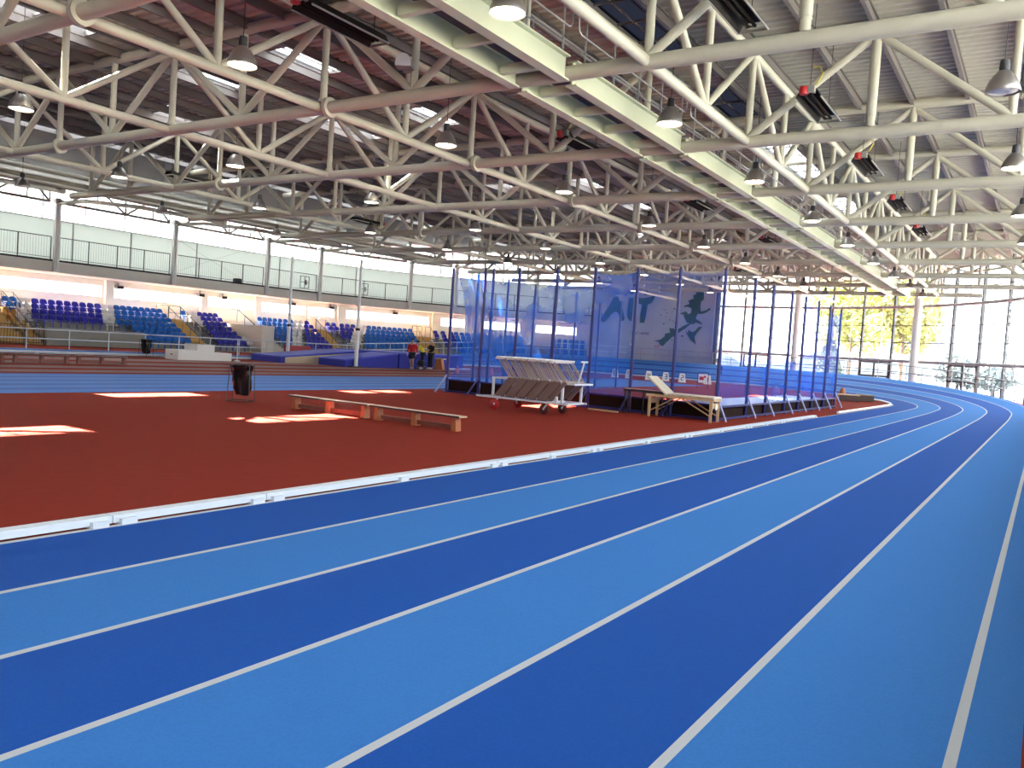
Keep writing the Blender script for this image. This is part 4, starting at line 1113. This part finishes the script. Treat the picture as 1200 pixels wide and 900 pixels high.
# ---------------------------------------------------------------- small boxes at the start of the bend
for i, (x, y, w, lab) in enumerate([(-8.75, 46.4, 1.0, 'low brown jump box with a pale top, left of the pair beyond the cage'), (-8.2, 48.0, .8, 'low brown jump box, right of the pair beyond the cage')]):
    t = thing('jump_box', lab, 'box', (x, y, 0), .35, 'jump boxes at the bend')
    MB().box((0, 0, .17), (w, .6, .30)).obj('body', 'wood_orange' if i == 2 else 'door_brown', t); MB().box((0, 0, .34), (w + .06, .66, .05)).obj('lid', 'wood_pale' if i == 0 else 'hurdle_leg', t)
    for a in (-1, 1): MB().box((a * (w / 2 - .1), 0, .012), (.12, .64, .024)).obj('foot', 'bench_edge', t)
t = thing('marker_cone', 'orange-brown cone standing behind the left jump box', 'cone', (-9.3, 47.6, 0))
MB().lathe([(.26, .02), (.20, .3), (.10, .62), (.06, .64)], n=16).obj('body', 'wood_orange', t, True); MB().box((0, 0, .012), (.6, .6, .024)).obj('base', 'wood_orange', t)

# ---------------------------------------------------------------- lane number boxes on the bend
DIG = {'1': [[(0, 0), (0, 1)]], '2': [[(-.5, 1), (.5, 1), (.5, .5), (-.5, .5), (-.5, 0), (.5, 0)]], '3': [[(-.5, 1), (.5, 1), (.5, 0), (-.5, 0)], [(-.5, .5), (.5, .5)]],
       '4': [[(-.5, 1), (-.5, .5), (.5, .5)], [(.5, 1), (.5, 0)]], '5': [[(.5, 1), (-.5, 1), (-.5, .5), (.5, .5), (.5, 0), (-.5, 0)]], '6': [[(.5, 1), (-.5, 1), (-.5, 0), (.5, 0), (.5, .5), (-.5, .5)]]}
for i, (px, py) in enumerate([(-25.8, 53.2), (-24.9, 53.6), (-23.5, 53.9), (-22.4, 54.3), (-21.3, 54.6), (-19.6, 55.0)]):
    d = str(6 - i)
    t = thing('lane_box', 'white lane number box reading %s in front of the far bend' % d, 'lane marker', (px, py, 0), .45, 'white lane number boxes')
    MB().prism([(-.26, 0), (.26, 0), (.17, .62), (-.17, .62)], lambda x, z: (x, -.16 + z * .12, z), lambda x, z: (x, .16 - z * .12, z)).obj('box', 'paper_white', t)
    b = MB()
    for st in DIG[d]:
        for (a, c), (e, g) in zip(st[:-1], st[1:]): b.bar((a * .16, -.17 + (.16 + c * .32) * .12, .16 + c * .32), (e * .16, -.17 + (.16 + g * .32) * .12, .16 + g * .32), .05, .012, (0, 1, 0))
    b.obj('number', 'ink', t)
# flip scoreboard and a small folding table beyond the net
t = thing('score_stand', 'small wire stand with a white and red score card beyond the net', 'stand', (-16.6, 45.8, 0), .3)
b = MB()
for x in (-.3, .3): b.bar((x, 0, 0), (x, 0, .95), .03, .03, (0, 1, 0))
b.bar((-.3, 0, .95), (.3, 0, .95), .03, .03).bar((-.3, -.2, .015), (-.3, .2, .015), .03, .03).bar((.3, -.2, .015), (.3, .2, .015), .03, .03); b.obj('frame', 'wire_dark', t)
MB().box((0, -.02, .6), (.5, .02, .5)).obj('card', 'paper_white', t); MB().box((-.08, -.035, .6), (.25, .01, .2)).box((.1, -.035, .7), (.12, .01, .12)).obj('print', 'heater_red', t)
t = thing('folding_table', 'small dark folding table beyond the net, right of the person', 'table', (-13.6, 46.0, 0), .3)
MB().box((0, 0, .72), (1.2, .6, .03)).obj('table_top', 'table_dark', t)
for x in (-.55, .55):
    for y in (-.26, .26): MB().box((x, y, .355), (.03, .03, .71)).obj('leg', 'wire_dark', t)
# ---------------------------------------------------------------- mural on the curved end wall
A0 = 115.5
def mur(a, z, d=0.0):
    th = radians(A0) - a / 25.2; R = 25.14 - d
    return (CX + R * cos(th), CY + R * sin(th), z)
t = thing('wall_mural', 'green runner and figure lettering painted on the pale end wall', 'mural', (0, 0, 0))
LET = [[(1.78, 6.76), (2.13, 6.82), (2.35, 6.39), (2.66, 5.61), (2.88, 4.83), (2.76, 4.65), (2.57, 4.68), (2.26, 5.33), (2.0, 5.44), (1.69, 5.21), (1.21, 4.56), (0.99, 4.42), (0.77, 4.54), (0.77, 4.76), (1.07, 5.35), (1.43, 5.99)],
       [(3.14, 6.74), (3.53, 6.76), (3.55, 5.57), (3.52, 4.69), (3.36, 4.68), (3.1, 5.02), (3.05, 5.63)],
       [(4.02, 6.79), (4.33, 6.75), (5.03, 6.89), (5.51, 7.23), (5.38, 6.73), (5.16, 6.35), (4.83, 6.22), (4.77, 5.29), (4.66, 4.59), (4.24, 4.57), (4.24, 5.26), (4.33, 6.19), (4.02, 6.29)]]
RUN = [[(9.73, 7.59), (9.78, 6.84), (9.56, 6.69), (9.51, 6.25), (9.6, 5.81), (9.34, 5.6), (9.2, 5.26), (9.25, 4.91), (9.07, 4.68), (8.72, 4.71), (8.41, 4.82), (8.19, 5.21), (8.06, 5.51), (8.28, 5.79), (8.5, 5.53), (8.72, 5.63), (8.77, 6.03), (8.41, 6.19), (8.06, 6.13), (8.11, 6.26), (8.55, 6.42), (8.41, 6.72), (8.59, 6.77), (8.9, 6.92), (8.81, 7.18), (9.12, 7.33), (8.98, 7.46), (9.16, 7.56), (9.42, 7.48)],
       [(9.34, 5.6), (9.56, 5.79), (10.13, 5.97), (10.23, 6.1), (10.39, 6.14), (10.44, 5.99), (10.22, 5.85), (10.13, 5.75), (9.69, 5.6)], [(8.28, 5.79), (8.06, 5.51), (7.75, 5.52), (7.89, 5.61)],
       [(8.81, 4.71), (8.28, 4.24), (7.75, 3.86), (7.49, 3.58), (7.23, 3.48), (6.79, 3.01), (6.48, 2.64), (6.17, 2.71), (6.08, 2.97), (5.64, 3.04), (6.17, 3.17), (6.61, 3.53), (6.52, 3.66), (6.74, 3.8), (7.01, 3.82), (6.92, 4.25), (7.31, 4.23), (7.49, 4.06), (8.02, 4.4), (8.55, 4.7)],
       [(9.16, 5.17), (9.34, 5.09), (9.82, 4.77), (9.69, 4.71), (9.16, 4.86)],
       [(9.86, 4.5), (9.69, 4.32), (9.34, 3.86), (9.2, 3.58), (9.38, 2.93), (9.12, 3.14), (8.9, 3.26), (8.63, 3.64), (8.37, 4.02), (8.63, 3.91), (8.59, 4.17), (8.94, 4.01), (9.16, 4.07), (9.51, 4.48)]]
for q in LET: MB().prism(q, lambda a, z: mur(a, z), lambda a, z: mur(a, z, .02)).obj('letter', 'mural_green', t)
for a, z in ((1.98, 7.23), (3.33, 7.27), (4.6, 7.29)):
    MB().prism([(a + .235 * cos(k * pi / 12), z + .235 * sin(k * pi / 12)) for k in range(24)], lambda a, z: mur(a, z), lambda a, z: mur(a, z, .02)).obj('letter_dot', 'mural_blue', t)
b = MB()
for q in RUN: b.prism(q, lambda a, z: mur(a, z), lambda a, z: mur(a, z, .02))
b.obj('runner_figure', 'mural_green', t)
b = MB()
for a, z, r in ((6.44, 5.82, .05), (6.61, 5.56, .05), (6.08, 5.36, .06), (6.92, 4.96, .06), (7.23, 5.95, .08), (7.45, 5.92, .06), (6.39, 4.6, .08), (7.14, 5.72, .04), (6.96, 5.18, .04), (7.18, 4.9, .05), (8.11, 3.61, .1), (7.23, 3.21, .05), (6.22, 5.85, .04), (6.52, 5.25, .04), (6.74, 4.69, .04), (7.36, 4.76, .05), (7.49, 5.26, .05)):
    b.prism([(a - 1.4 * r, z + .3 * r), (a - .3 * r, z - .8 * r), (a + 1.5 * r, z - .4 * r), (a + .4 * r, z + .8 * r)], lambda a, z: mur(a, z), lambda a, z: mur(a, z, .02))
b.obj('paint_splash', 'mural_green', t)
ST = {'I': [[(.5, 0), (.5, 1)]], 'T': [[(0, 1), (1, 1)], [(.5, 0), (.5, 1)]], 'Z': [[(0, 1), (1, 1), (0, 0), (1, 0)]], 'H': [[(0, 0), (0, 1)], [(1, 0), (1, 1)], [(0, .5), (1, .5)]],
      'E': [[(1, 0), (0, 0), (0, 1), (1, 1)], [(0, .5), (.8, .5)]], 'R': [[(0, 0), (0, 1), (.9, 1), (.9, .5), (0, .5), (1, 0)]], '.': [[(.3, 0), (.5, .02)]], "'": [[(.4, 1), (.5, .75)]]}
b = MB(); a = 3.45
for ch in "IT'Z HERE..":
    if ch == ' ': a += .16; continue
    w = .05 if ch == 'I' else .06 if ch in ".'" else .15
    for st in ST[ch]:
        for (x0, y0), (x1, y1) in zip(st[:-1], st[1:]):
            b.bar(mur(a + x0 * w + y0 * .03, 3.56 + y0 * .17, .01), mur(a + x1 * w + y1 * .03, 3.56 + y1 * .17, .01), .035, .02, (0, 1, 0))
    a += w + .075
b.obj('slogan', 'ink', t)
# small red sign and two small wall lights at the foot of the mural
t = thing('wall_sign', 'small red sign on the pale end wall above the rail', 'sign', mur(5.9, 2.55, .03))
MB().box((0, 0, 0), (.34, .05, .16)).obj('plate', 'heater_red', t); MB().box((0, -.03, 0), (.2, .01, .05)).obj('print', 'paper_white', t)
t = thing('bulkhead_light', 'small white bulkhead light on the end wall beside the door', 'wall light', mur(3.7, 2.62, .06))
MB().box((0, 0, 0), (.36, .12, .1)).obj('casing', 'paper_white', t); MB().box((0, 0, -.06), (.3, .1, .03)).obj('diffuser', 'podium_white', t)

# ---------------------------------------------------------------- people
def skinned(name, joints, edges, rad, m, parent, sub=1):
    idx = {k: i for i, k in enumerate(joints)}
    me = bpy.data.meshes.new(name)
    me.from_pydata([joints[k] for k in joints], [(idx[a], idx[b]) for a, b in edges], [])
    o = bpy.data.objects.new(name, me); COL.objects.link(o)
    if parent is not None: o.parent = parent
    md = o.modifiers.new('Skin', 'SKIN'); md.use_smooth_shade = True; md.branch_smoothing = .4
    if not me.skin_vertices: me.skin_vertices.new() if hasattr(me.skin_vertices, 'new') else None
    for i, k in enumerate(joints):
        r = rad[k]; sv = me.skin_vertices[0].data[i]
        sv.radius = r if isinstance(r, tuple) else (r, r); sv.use_root = (i == 0)
    s = o.modifiers.new('Subsurf', 'SUBSURF'); s.levels = sub; s.render_levels = sub
    me.materials.append(M(m))
    return o
def V(*a): return Vector(a)
def person(loc, rz, label, J, top, legs, hair, shoes, shorts=False, sleeves='long', fat=1):
    t = thing('person', label, 'person', loc, rz)
    base = dict(pelvis=V(0, 0, .97), belly=V(.01, 0, 1.12), chest=V(.02, 0, 1.30), upper=V(.0, 0, 1.43), neck=V(.02, 0, 1.52), jaw=V(.05, 0, 1.585), skull=V(.035, 0, 1.665), crown=V(.03, 0, 1.73),
                nose=V(.15, 0, 1.63), earl=V(.03, .085, 1.645), earr=V(.03, -.085, 1.645),
                shl=V(0, .19, 1.42), ell=V(-.03, .25, 1.14), wrl=V(.05, .25, .90), pal=V(.07, .245, .82), shr=V(0, -.19, 1.42), elr=V(-.03, -.25, 1.14), wrr=V(.05, -.25, .90), par=V(.07, -.245, .82),
                hil=V(0, .10, .91), knl=V(.03, .11, .50), anl=V(-.01, .11, .09), tol=V(.17, .13, .035), hir=V(0, -.10, .91), knr=V(.03, -.11, .50), anr=V(-.01, -.11, .09), tor=V(.17, -.13, .035))
    base.update({k: V(*v) for k, v in J.items()})
    rad = dict(pelvis=(.14, .11), belly=(.14, .105), chest=(.155, .115), upper=(.13, .09), neck=.055, jaw=(.062, .07), skull=(.078, .09), crown=(.05, .06), nose=.014, earl=.02, earr=.02,
               shl=.062, ell=.043, wrl=.030, pal=.036, shr=.062, elr=.043, wrr=.030, par=.036, hil=.088, knl=.058, anl=.042, tol=.032, hir=.088, knr=.058, anr=.042, tor=.032)
    E = [('pelvis', 'belly'), ('belly', 'chest'), ('chest', 'upper'), ('upper', 'neck'), ('neck', 'jaw'), ('jaw', 'skull'), ('skull', 'crown'), ('skull', 'nose'), ('skull', 'earl'), ('skull', 'earr')]
    for s in 'lr':
        E += [('upper', 'sh' + s), ('sh' + s, 'el' + s), ('el' + s, 'wr' + s), ('wr' + s, 'pa' + s), ('pelvis', 'hi' + s), ('hi' + s, 'kn' + s), ('kn' + s, 'an' + s), ('an' + s, 'to' + s)]
    joints = dict(base); R = dict(rad); EE = list(E)
    for s, sg in (('l', 1), ('r', -1)):
        p, w = base['pa' + s], base['wr' + s]; d = (p - w).normalized(); sd = V(1, 0, 0) - d * d.x
        sd = sd.normalized() if sd.length > .2 else V(0, 1, 0); nr = d.cross(sd)
        for k, (off, ln) in enumerate(((.033, .072), (.012, .082), (-.010, .078), (-.031, .062))):
            a, b_ = 'f%s%da' % (s, k), 'f%s%db' % (s, k)
            joints[a] = p + sd * off + d * .045; joints[b_] = p + sd * off * 1.1 + d * (.045 + ln) - nr * sg * .022
            R[a] = .0095; R[b_] = .008; EE += [('pa' + s, a), (a, b_)]
        joints['t' + s] = p + sd * .055 + d * .01; joints['t2' + s] = p + sd * .07 + d * .05; R['t' + s] = .011; R['t2' + s] = .009; EE += [('pa' + s, 't' + s), ('t' + s, 't2' + s)]
    skinned('body', joints, EE, R, 'skin', t, 2)
    tk = ['pelvis', 'belly', 'chest', 'upper'] + [a + s for s in 'lr' for a in ('sh', 'el', 'wr')]
    tj = {k: base[k].copy() for k in tk}; tr = {k: tuple(x * 1.2 for x in rad[k]) if isinstance(rad[k], tuple) else rad[k] * 1.32 for k in tk}
    te = [('pelvis', 'belly'), ('belly', 'chest'), ('chest', 'upper'), ('upper', 'collar')]
    tj['collar'] = base['upper'].lerp(base['neck'], .75); tr['collar'] = .075
    if fat != 1: tr = {k: (tuple(x * fat for x in v) if isinstance(v, tuple) else v * fat) if k != 'collar' else v for k, v in tr.items()}
    for s in 'lr':
        te += [('upper', 'sh' + s), ('sh' + s, 'el' + s)]
        if sleeves == 'long': te.append(('el' + s, 'wr' + s)); tj['wr' + s] = base['el' + s].lerp(base['wr' + s], .93); tr['wr' + s] = .042
        else: tj['el' + s] = base['sh' + s].lerp(base['el' + s], .7); tr['el' + s] = .07; del tj['wr' + s]
    skinned('top', tj, te, tr, top, t, 2)
    lj = {k: base[k].copy() for k in ['pelvis'] + [a + s for s in 'lr' for a in ('hi', 'kn', 'an')]}
    lr = {k: (.155, .125) if k == 'pelvis' else rad[k] * (1.25 if k[:2] == 'hi' else 1.4) for k in lj}
    le = []
    for s in 'lr':
        le += [('pelvis', 'hi' + s), ('hi' + s, 'kn' + s)]
        if shorts: lj['kn' + s] = base['hi' + s].lerp(base['kn' + s], .85); lr['kn' + s] = .098; del lj['an' + s]
        else: le.append(('kn' + s, 'an' + s)); lr['an' + s] = .066
    skinned('shorts' if shorts else 'trousers', lj, le, lr, legs, t, 2)
    for s in 'lr':
        a, b_ = base['an' + s], base['to' + s]; d = (b_ - a); d.z = 0; d = d.normalized() if d.length > .01 else V(1, 0, 0)
        skinned('shoe', {'a': V(a.x, a.y, a.z + .02), 'h': V(a.x, a.y, a.z - .045) - d * .03, 'm': V(b_.x, b_.y, b_.z + .01) - d * .05, 't': V(b_.x, b_.y, b_.z + .005) + d * .03}, [('a', 'h'), ('h', 'm'), ('m', 't')], {'a': .052, 'h': .045, 'm': (.05, .042), 't': (.04, .03)}, shoes, t)
    sk, cr = base['skull'], base['crown']; up = (cr - base['jaw']).normalized()
    b = MB(); fw = (base['nose'] - sk); fw = (fw - up * fw.dot(up)).normalized(); sdv = up.cross(fw)
    vs = []; n = 14
    for i in range(8):
        ph = -.25 + (pi / 2 + .25) * i / 7
        for k in range(n):
            a = 2 * pi * k / n; rr = .103 * cos(ph); f = cos(a)
            q = sk + up * (.035 + .10 * sin(ph)) + fw * (rr * f * 1.08 - .018) + sdv * (rr * sin(a) * .92)
            if ph < .25 and f > .35: q = sk + up * (.035 + .10 * sin(.25)) + fw * (.103 * cos(.25) * f * .85 - .018) + sdv * (.103 * cos(.25) * sin(a) * .88)
            vs.append(q)
    b.add(vs, [(i * n + k, i * n + (k + 1) % n, (i + 1) * n + (k + 1) % n, (i + 1) * n + k) for i in range(7) for k in range(n)]); b.obj('hair', hair, t, True)
    for sg in (-1, 1):
        c = sk + fw * .083 + sdv * .032 * sg + up * .0
        MB().lathe([(.0, -.008), (.009, -.004), (.009, .004), (0, .008)], c, 8).obj('eye', 'ink', t, True)
    m_ = base['jaw'] + fw * .068 + up * .012
    MB().bar(m_ - sdv * .024, m_ + sdv * .024, .012, .010).obj('mouth', 'wheel_dark', t)
    return t
# red sweater, walking to the right and looking down
person((-30.9, 36.85, 0), -1.15, 'person in a red sweater and dark shorts walking past the blue landing mat', dict(skull=(.085, 0, 1.645), crown=(.10, 0, 1.715), nose=(.19, 0, 1.60), jaw=(.08, 0, 1.575), earl=(.075, .085, 1.635), earr=(.075, -.085, 1.635),
       knl=(.18, .11, .52), anl=(.10, .11, .11), tol=(.28, .13, .05), knr=(-.02, -.11, .50), anr=(-.26, -.11, .13), tor=(-.10, -.13, .035), ell=(-.08, .27, 1.15), wrl=(.10, .27, .95), pal=(.14, .26, .88), elr=(-.05, -.27, 1.15), wrr=(.10, -.26, .93), par=(.14, -.25, .86)),
       'cloth_red', 'cloth_navy', 'hair_dark', 'shoe_white', shorts=True, fat=1.14)
person((-31.25, 38.25, 0), -2.35, 'person in a yellow shirt and black trousers bending and reaching to the left', dict(belly=(.04, 0, 1.10), chest=(.14, 0, 1.25), upper=(.20, 0, 1.35), neck=(.26, 0, 1.42), jaw=(.31, 0, 1.465), skull=(.33, 0, 1.54), crown=(.35, 0, 1.605), nose=(.45, 0, 1.50), earl=(.32, .085, 1.52), earr=(.32, -.085, 1.52),
       shl=(.19, .19, 1.33), shr=(.19, -.19, 1.33), ell=(.30, .25, 1.10), wrl=(.50, .20, 1.0), pal=(.57, .19, .97), elr=(.42, -.24, 1.18), wrr=(.66, -.20, 1.10), par=(.74, -.19, 1.08)),
       'cloth_yellow', 'cloth_black', 'hair_dark', 'shoe_white', sleeves='short')
person((-31.25, 39.02, 0), -1.75, 'white-haired person in black jacket and trousers standing with folded arms', dict(ell=(.05, .27, 1.14), wrl=(.24, .02, 1.18), pal=(.25, -.06, 1.19), elr=(.05, -.27, 1.14), wrr=(.25, .0, 1.13), par=(.27, .08, 1.14)),
       'cloth_black', 'cloth_black', 'hair_white', 'shoe_white')
person((-18.0, 52.6, 0), -2.6, 'person in dark clothes standing beyond the net in front of the glazing', dict(ell=(-.1, .30, 1.18), wrl=(.08, .22, .98), pal=(.12, .18, .94), chest=(.06, 0, 1.30), upper=(.08, 0, 1.42), neck=(.12, 0, 1.50), jaw=(.17, 0, 1.56), skull=(.16, 0, 1.645), crown=(.17, 0, 1.71), nose=(.27, 0, 1.60), earl=(.15, .085, 1.62), earr=(.15, -.085, 1.62)),
       'cloth_navy', 'cloth_grey', 'hair_dark', 'shoe')

# ---------------------------------------------------------------- outdoors
struct(MB().grid(lambda u, v: (-200 + 400 * u, -60 + 330 * v, -.12), 2, 2).obj('ground', 'ground_paving'), 'pale paved ground outside')
def tree(loc, h, r, m, label, cone=False, n=3200):
    t = thing('tree', label, 'tree', loc, 0, 'trees outside the glazing')
    tr = MB().tube([(0, 0, -.12), (.05, 0, h * .3), (0, .1, h * .55)], [.22, .16, .06], 8)
    for k in range(6):
        a = k * 1.05; tr.tube([(0, .05, h * (.28 + .05 * k)), (r * .55 * cos(a), r * .55 * sin(a), h * (.45 + .07 * k))], [.08, .02], 6)
    tr.obj('trunk', 'bark', t, True)
    b = MB(); rnd = random.Random(hash(label) % 1000 if False else int(h * 100))
    lobes = [(rnd.uniform(-.5, .5) * r, rnd.uniform(-.5, .5) * r, h * rnd.uniform(.45, .85), r * rnd.uniform(.35, .6)) for k in range(11)]
    for k in range(n):
        if cone:
            z = rnd.random() ** 1.3; a = rnd.uniform(0, 2 * pi); q = V(r * (1 - z) * cos(a), r * (1 - z) * sin(a), h * (.08 + .92 * z))
        else:
            lx, ly, lz, lr = rnd.choice(lobes); d = V(rnd.gauss(0, 1), rnd.gauss(0, 1), rnd.gauss(0, 1)).normalized() * lr * rnd.uniform(.7, 1); q = V(lx, ly, lz) + d
        s = rnd.uniform(.18, .38); e1 = V(rnd.gauss(0, 1), rnd.gauss(0, 1), rnd.gauss(0, 1)).normalized(); e2 = e1.orthogonal().normalized()
        b.add([q + e1 * s, q + e2 * s * .6, q - e1 * s, q - e2 * s * .6], [(0, 1, 2, 3)])
    b.obj('crown', m, t)
tree((-18.0, 94.0, 0), 11.5, 5.4, 'foliage', 'bright green leafy tree outside, left of the tall glazing column')
tree((-11.8, 86.0, 0), 11.5, 4.4, 'foliage', 'yellow-green leafy tree outside, just left of the tall glazing column', n=4200)
tree((-21.8, 102.0, 0), 6.2, 1.7, 'foliage_dark', 'dark conical conifer outside behind the last cage poles', True)
tree((-9.5, 118.0, 0), 3.9, 2.8, 'foliage_dark', 'low dark bushy tree outside right of the tall glazing column')
tree((-4.6, 98.0, 0), 2.9, 2.2, 'foliage_dark', 'low dark bushy tree outside at the far right')
tree((-40.0, 98.0, 0), 4.2, 3.6, 'foliage', 'low green bush outside behind the middle cage poles')
b = MB(); vs = []
for i in range(41):
    a = radians(40 + 100 * i / 40); R = 250; hh = 6 + 4 * sin(i * .9) + 3 * sin(i * 2.3); vs += [(R * cos(a), R * sin(a), -1), (R * cos(a), R * sin(a), hh), ((R + 40) * cos(a), (R + 40) * sin(a), -1)]
b.add(vs, [f for i in range(40) for f in ((3 * i, 3 * i + 3, 3 * i + 4, 3 * i + 1), (3 * i + 1, 3 * i + 4, 3 * i + 5, 3 * i + 2))])
struct(b.obj('hills', 'hill'), 'low hazy hills beyond the building')

# ---------------------------------------------------------------- camera, sky, sun, window portals
cam = bpy.data.cameras.new('camera'); co = bpy.data.objects.new('camera', cam); COL.objects.link(co)
F, YAW, PIT, ROL, H = 963.75, -0.575038, -0.045399, 0.066823, 1.6983
cy, sy = cos(YAW), sin(YAW)
f = V(sy * cos(PIT), cy * cos(PIT), sin(PIT)); r = V(cy, -sy, 0); u = r.cross(f)
r2 = r * cos(ROL) + u * sin(ROL); u2 = -r * sin(ROL) + u * cos(ROL)
mw = Matrix((r2, u2, -f)).transposed().to_4x4(); mw.translation = V(0, 0, H)
co.matrix_world = mw
cam.sensor_fit = 'HORIZONTAL'; cam.sensor_width = 36.0; cam.lens = F / 1200 * 36.0; cam.clip_start = .05; cam.clip_end = 1000
SC.camera = co
w = bpy.data.worlds.new('sky'); SC.world = w; w.use_nodes = True
bg = w.node_tree.nodes['Background']; bg.inputs['Color'].default_value = (.90, .95, 1.0, 1); bg.inputs['Strength'].default_value = SKY_STRENGTH
sl = bpy.data.lights.new('sun', 'SUN'); sl.energy = SUN; sl.angle = radians(.55); sl.color = (1.0, .95, .86)
so = bpy.data.objects.new('sun', sl); COL.objects.link(so)
so.rotation_euler = V(8.8, .7, -9.05).to_track_quat('-Z', 'Y').to_euler(); so.location = (-90, 20, 80)
def portal(c, n, w_, h_):
    l = bpy.data.lights.new('window_portal', 'AREA'); l.shape = 'RECTANGLE'; l.size = w_; l.size_y = h_; l.energy = 1.0
    l.cycles.is_portal = True
    o = bpy.data.objects.new('window_portal', l); COL.objects.link(o); o.location = c
    z = -Vector(n).normalized(); yv = V(0, 0, 1); xv = yv.cross(z)
    o.matrix_world = Matrix((xv, yv, z)).transposed().to_4x4() @ Matrix.Identity(4); o.location = c
    mw_ = Matrix((xv, yv, z)).transposed().to_4x4(); mw_.translation = Vector(c); o.matrix_world = mw_
portal((CX + RGL + .2, 9, 4.95), (-1, 0, 0), 69, 9.9)
for a, c in [(90, 70), (70, 52), (52, 35), (35, 17), (17, 0)]:
    m = radians((a + c) / 2); hw = 26.2 * math.tan(radians((a - c) / 2)) * 2 * 1.02
    portal((CX + 25.6 * cos(m), CY + 25.6 * sin(m), 4.95), (-cos(m), -sin(m), 0), hw, 9.9)
portal((CX - 29.55, 9, 8.95), (1, 0, 0), 69, 2.5)
for a, c in [(180, 165), (165, 150), (150, 134), (134, 116)]:
    m = radians((a + c) / 2); hw = 29.8 * math.tan(radians((a - c) / 2)) * 2
    portal((CX + 29.7 * cos(m), CY + 29.7 * sin(m), 8.95), (-cos(m), -sin(m), 0), hw, 2.5)
portal((CX - 29.65, 30, 3.55), (1, 0, 0), 28, .8)
vs_ = SC.view_settings; vs_.view_transform = 'Standard'; vs_.look = 'None'; vs_.gamma = 1.0; vs_.exposure = EXPO
try: vs_.use_curve_mapping = False
except Exception: pass
cy_ = SC.cycles
cy_.use_denoising = True
try: cy_.denoiser = 'OPENIMAGEDENOISE'
except Exception: pass
cy_.max_bounces = 10; cy_.diffuse_bounces = 6; cy_.glossy_bounces = 3; cy_.transparent_max_bounces = 24; cy_.caustics_reflective = False; cy_.caustics_refractive = False
cy_.sample_clamp_indirect = 20.0
cy_.use_light_tree = True
try:
    cy_.denoising_prefilter = 'ACCURATE'; cy_.denoising_input_passes = 'RGB_ALBEDO_NORMAL'
except Exception: pass
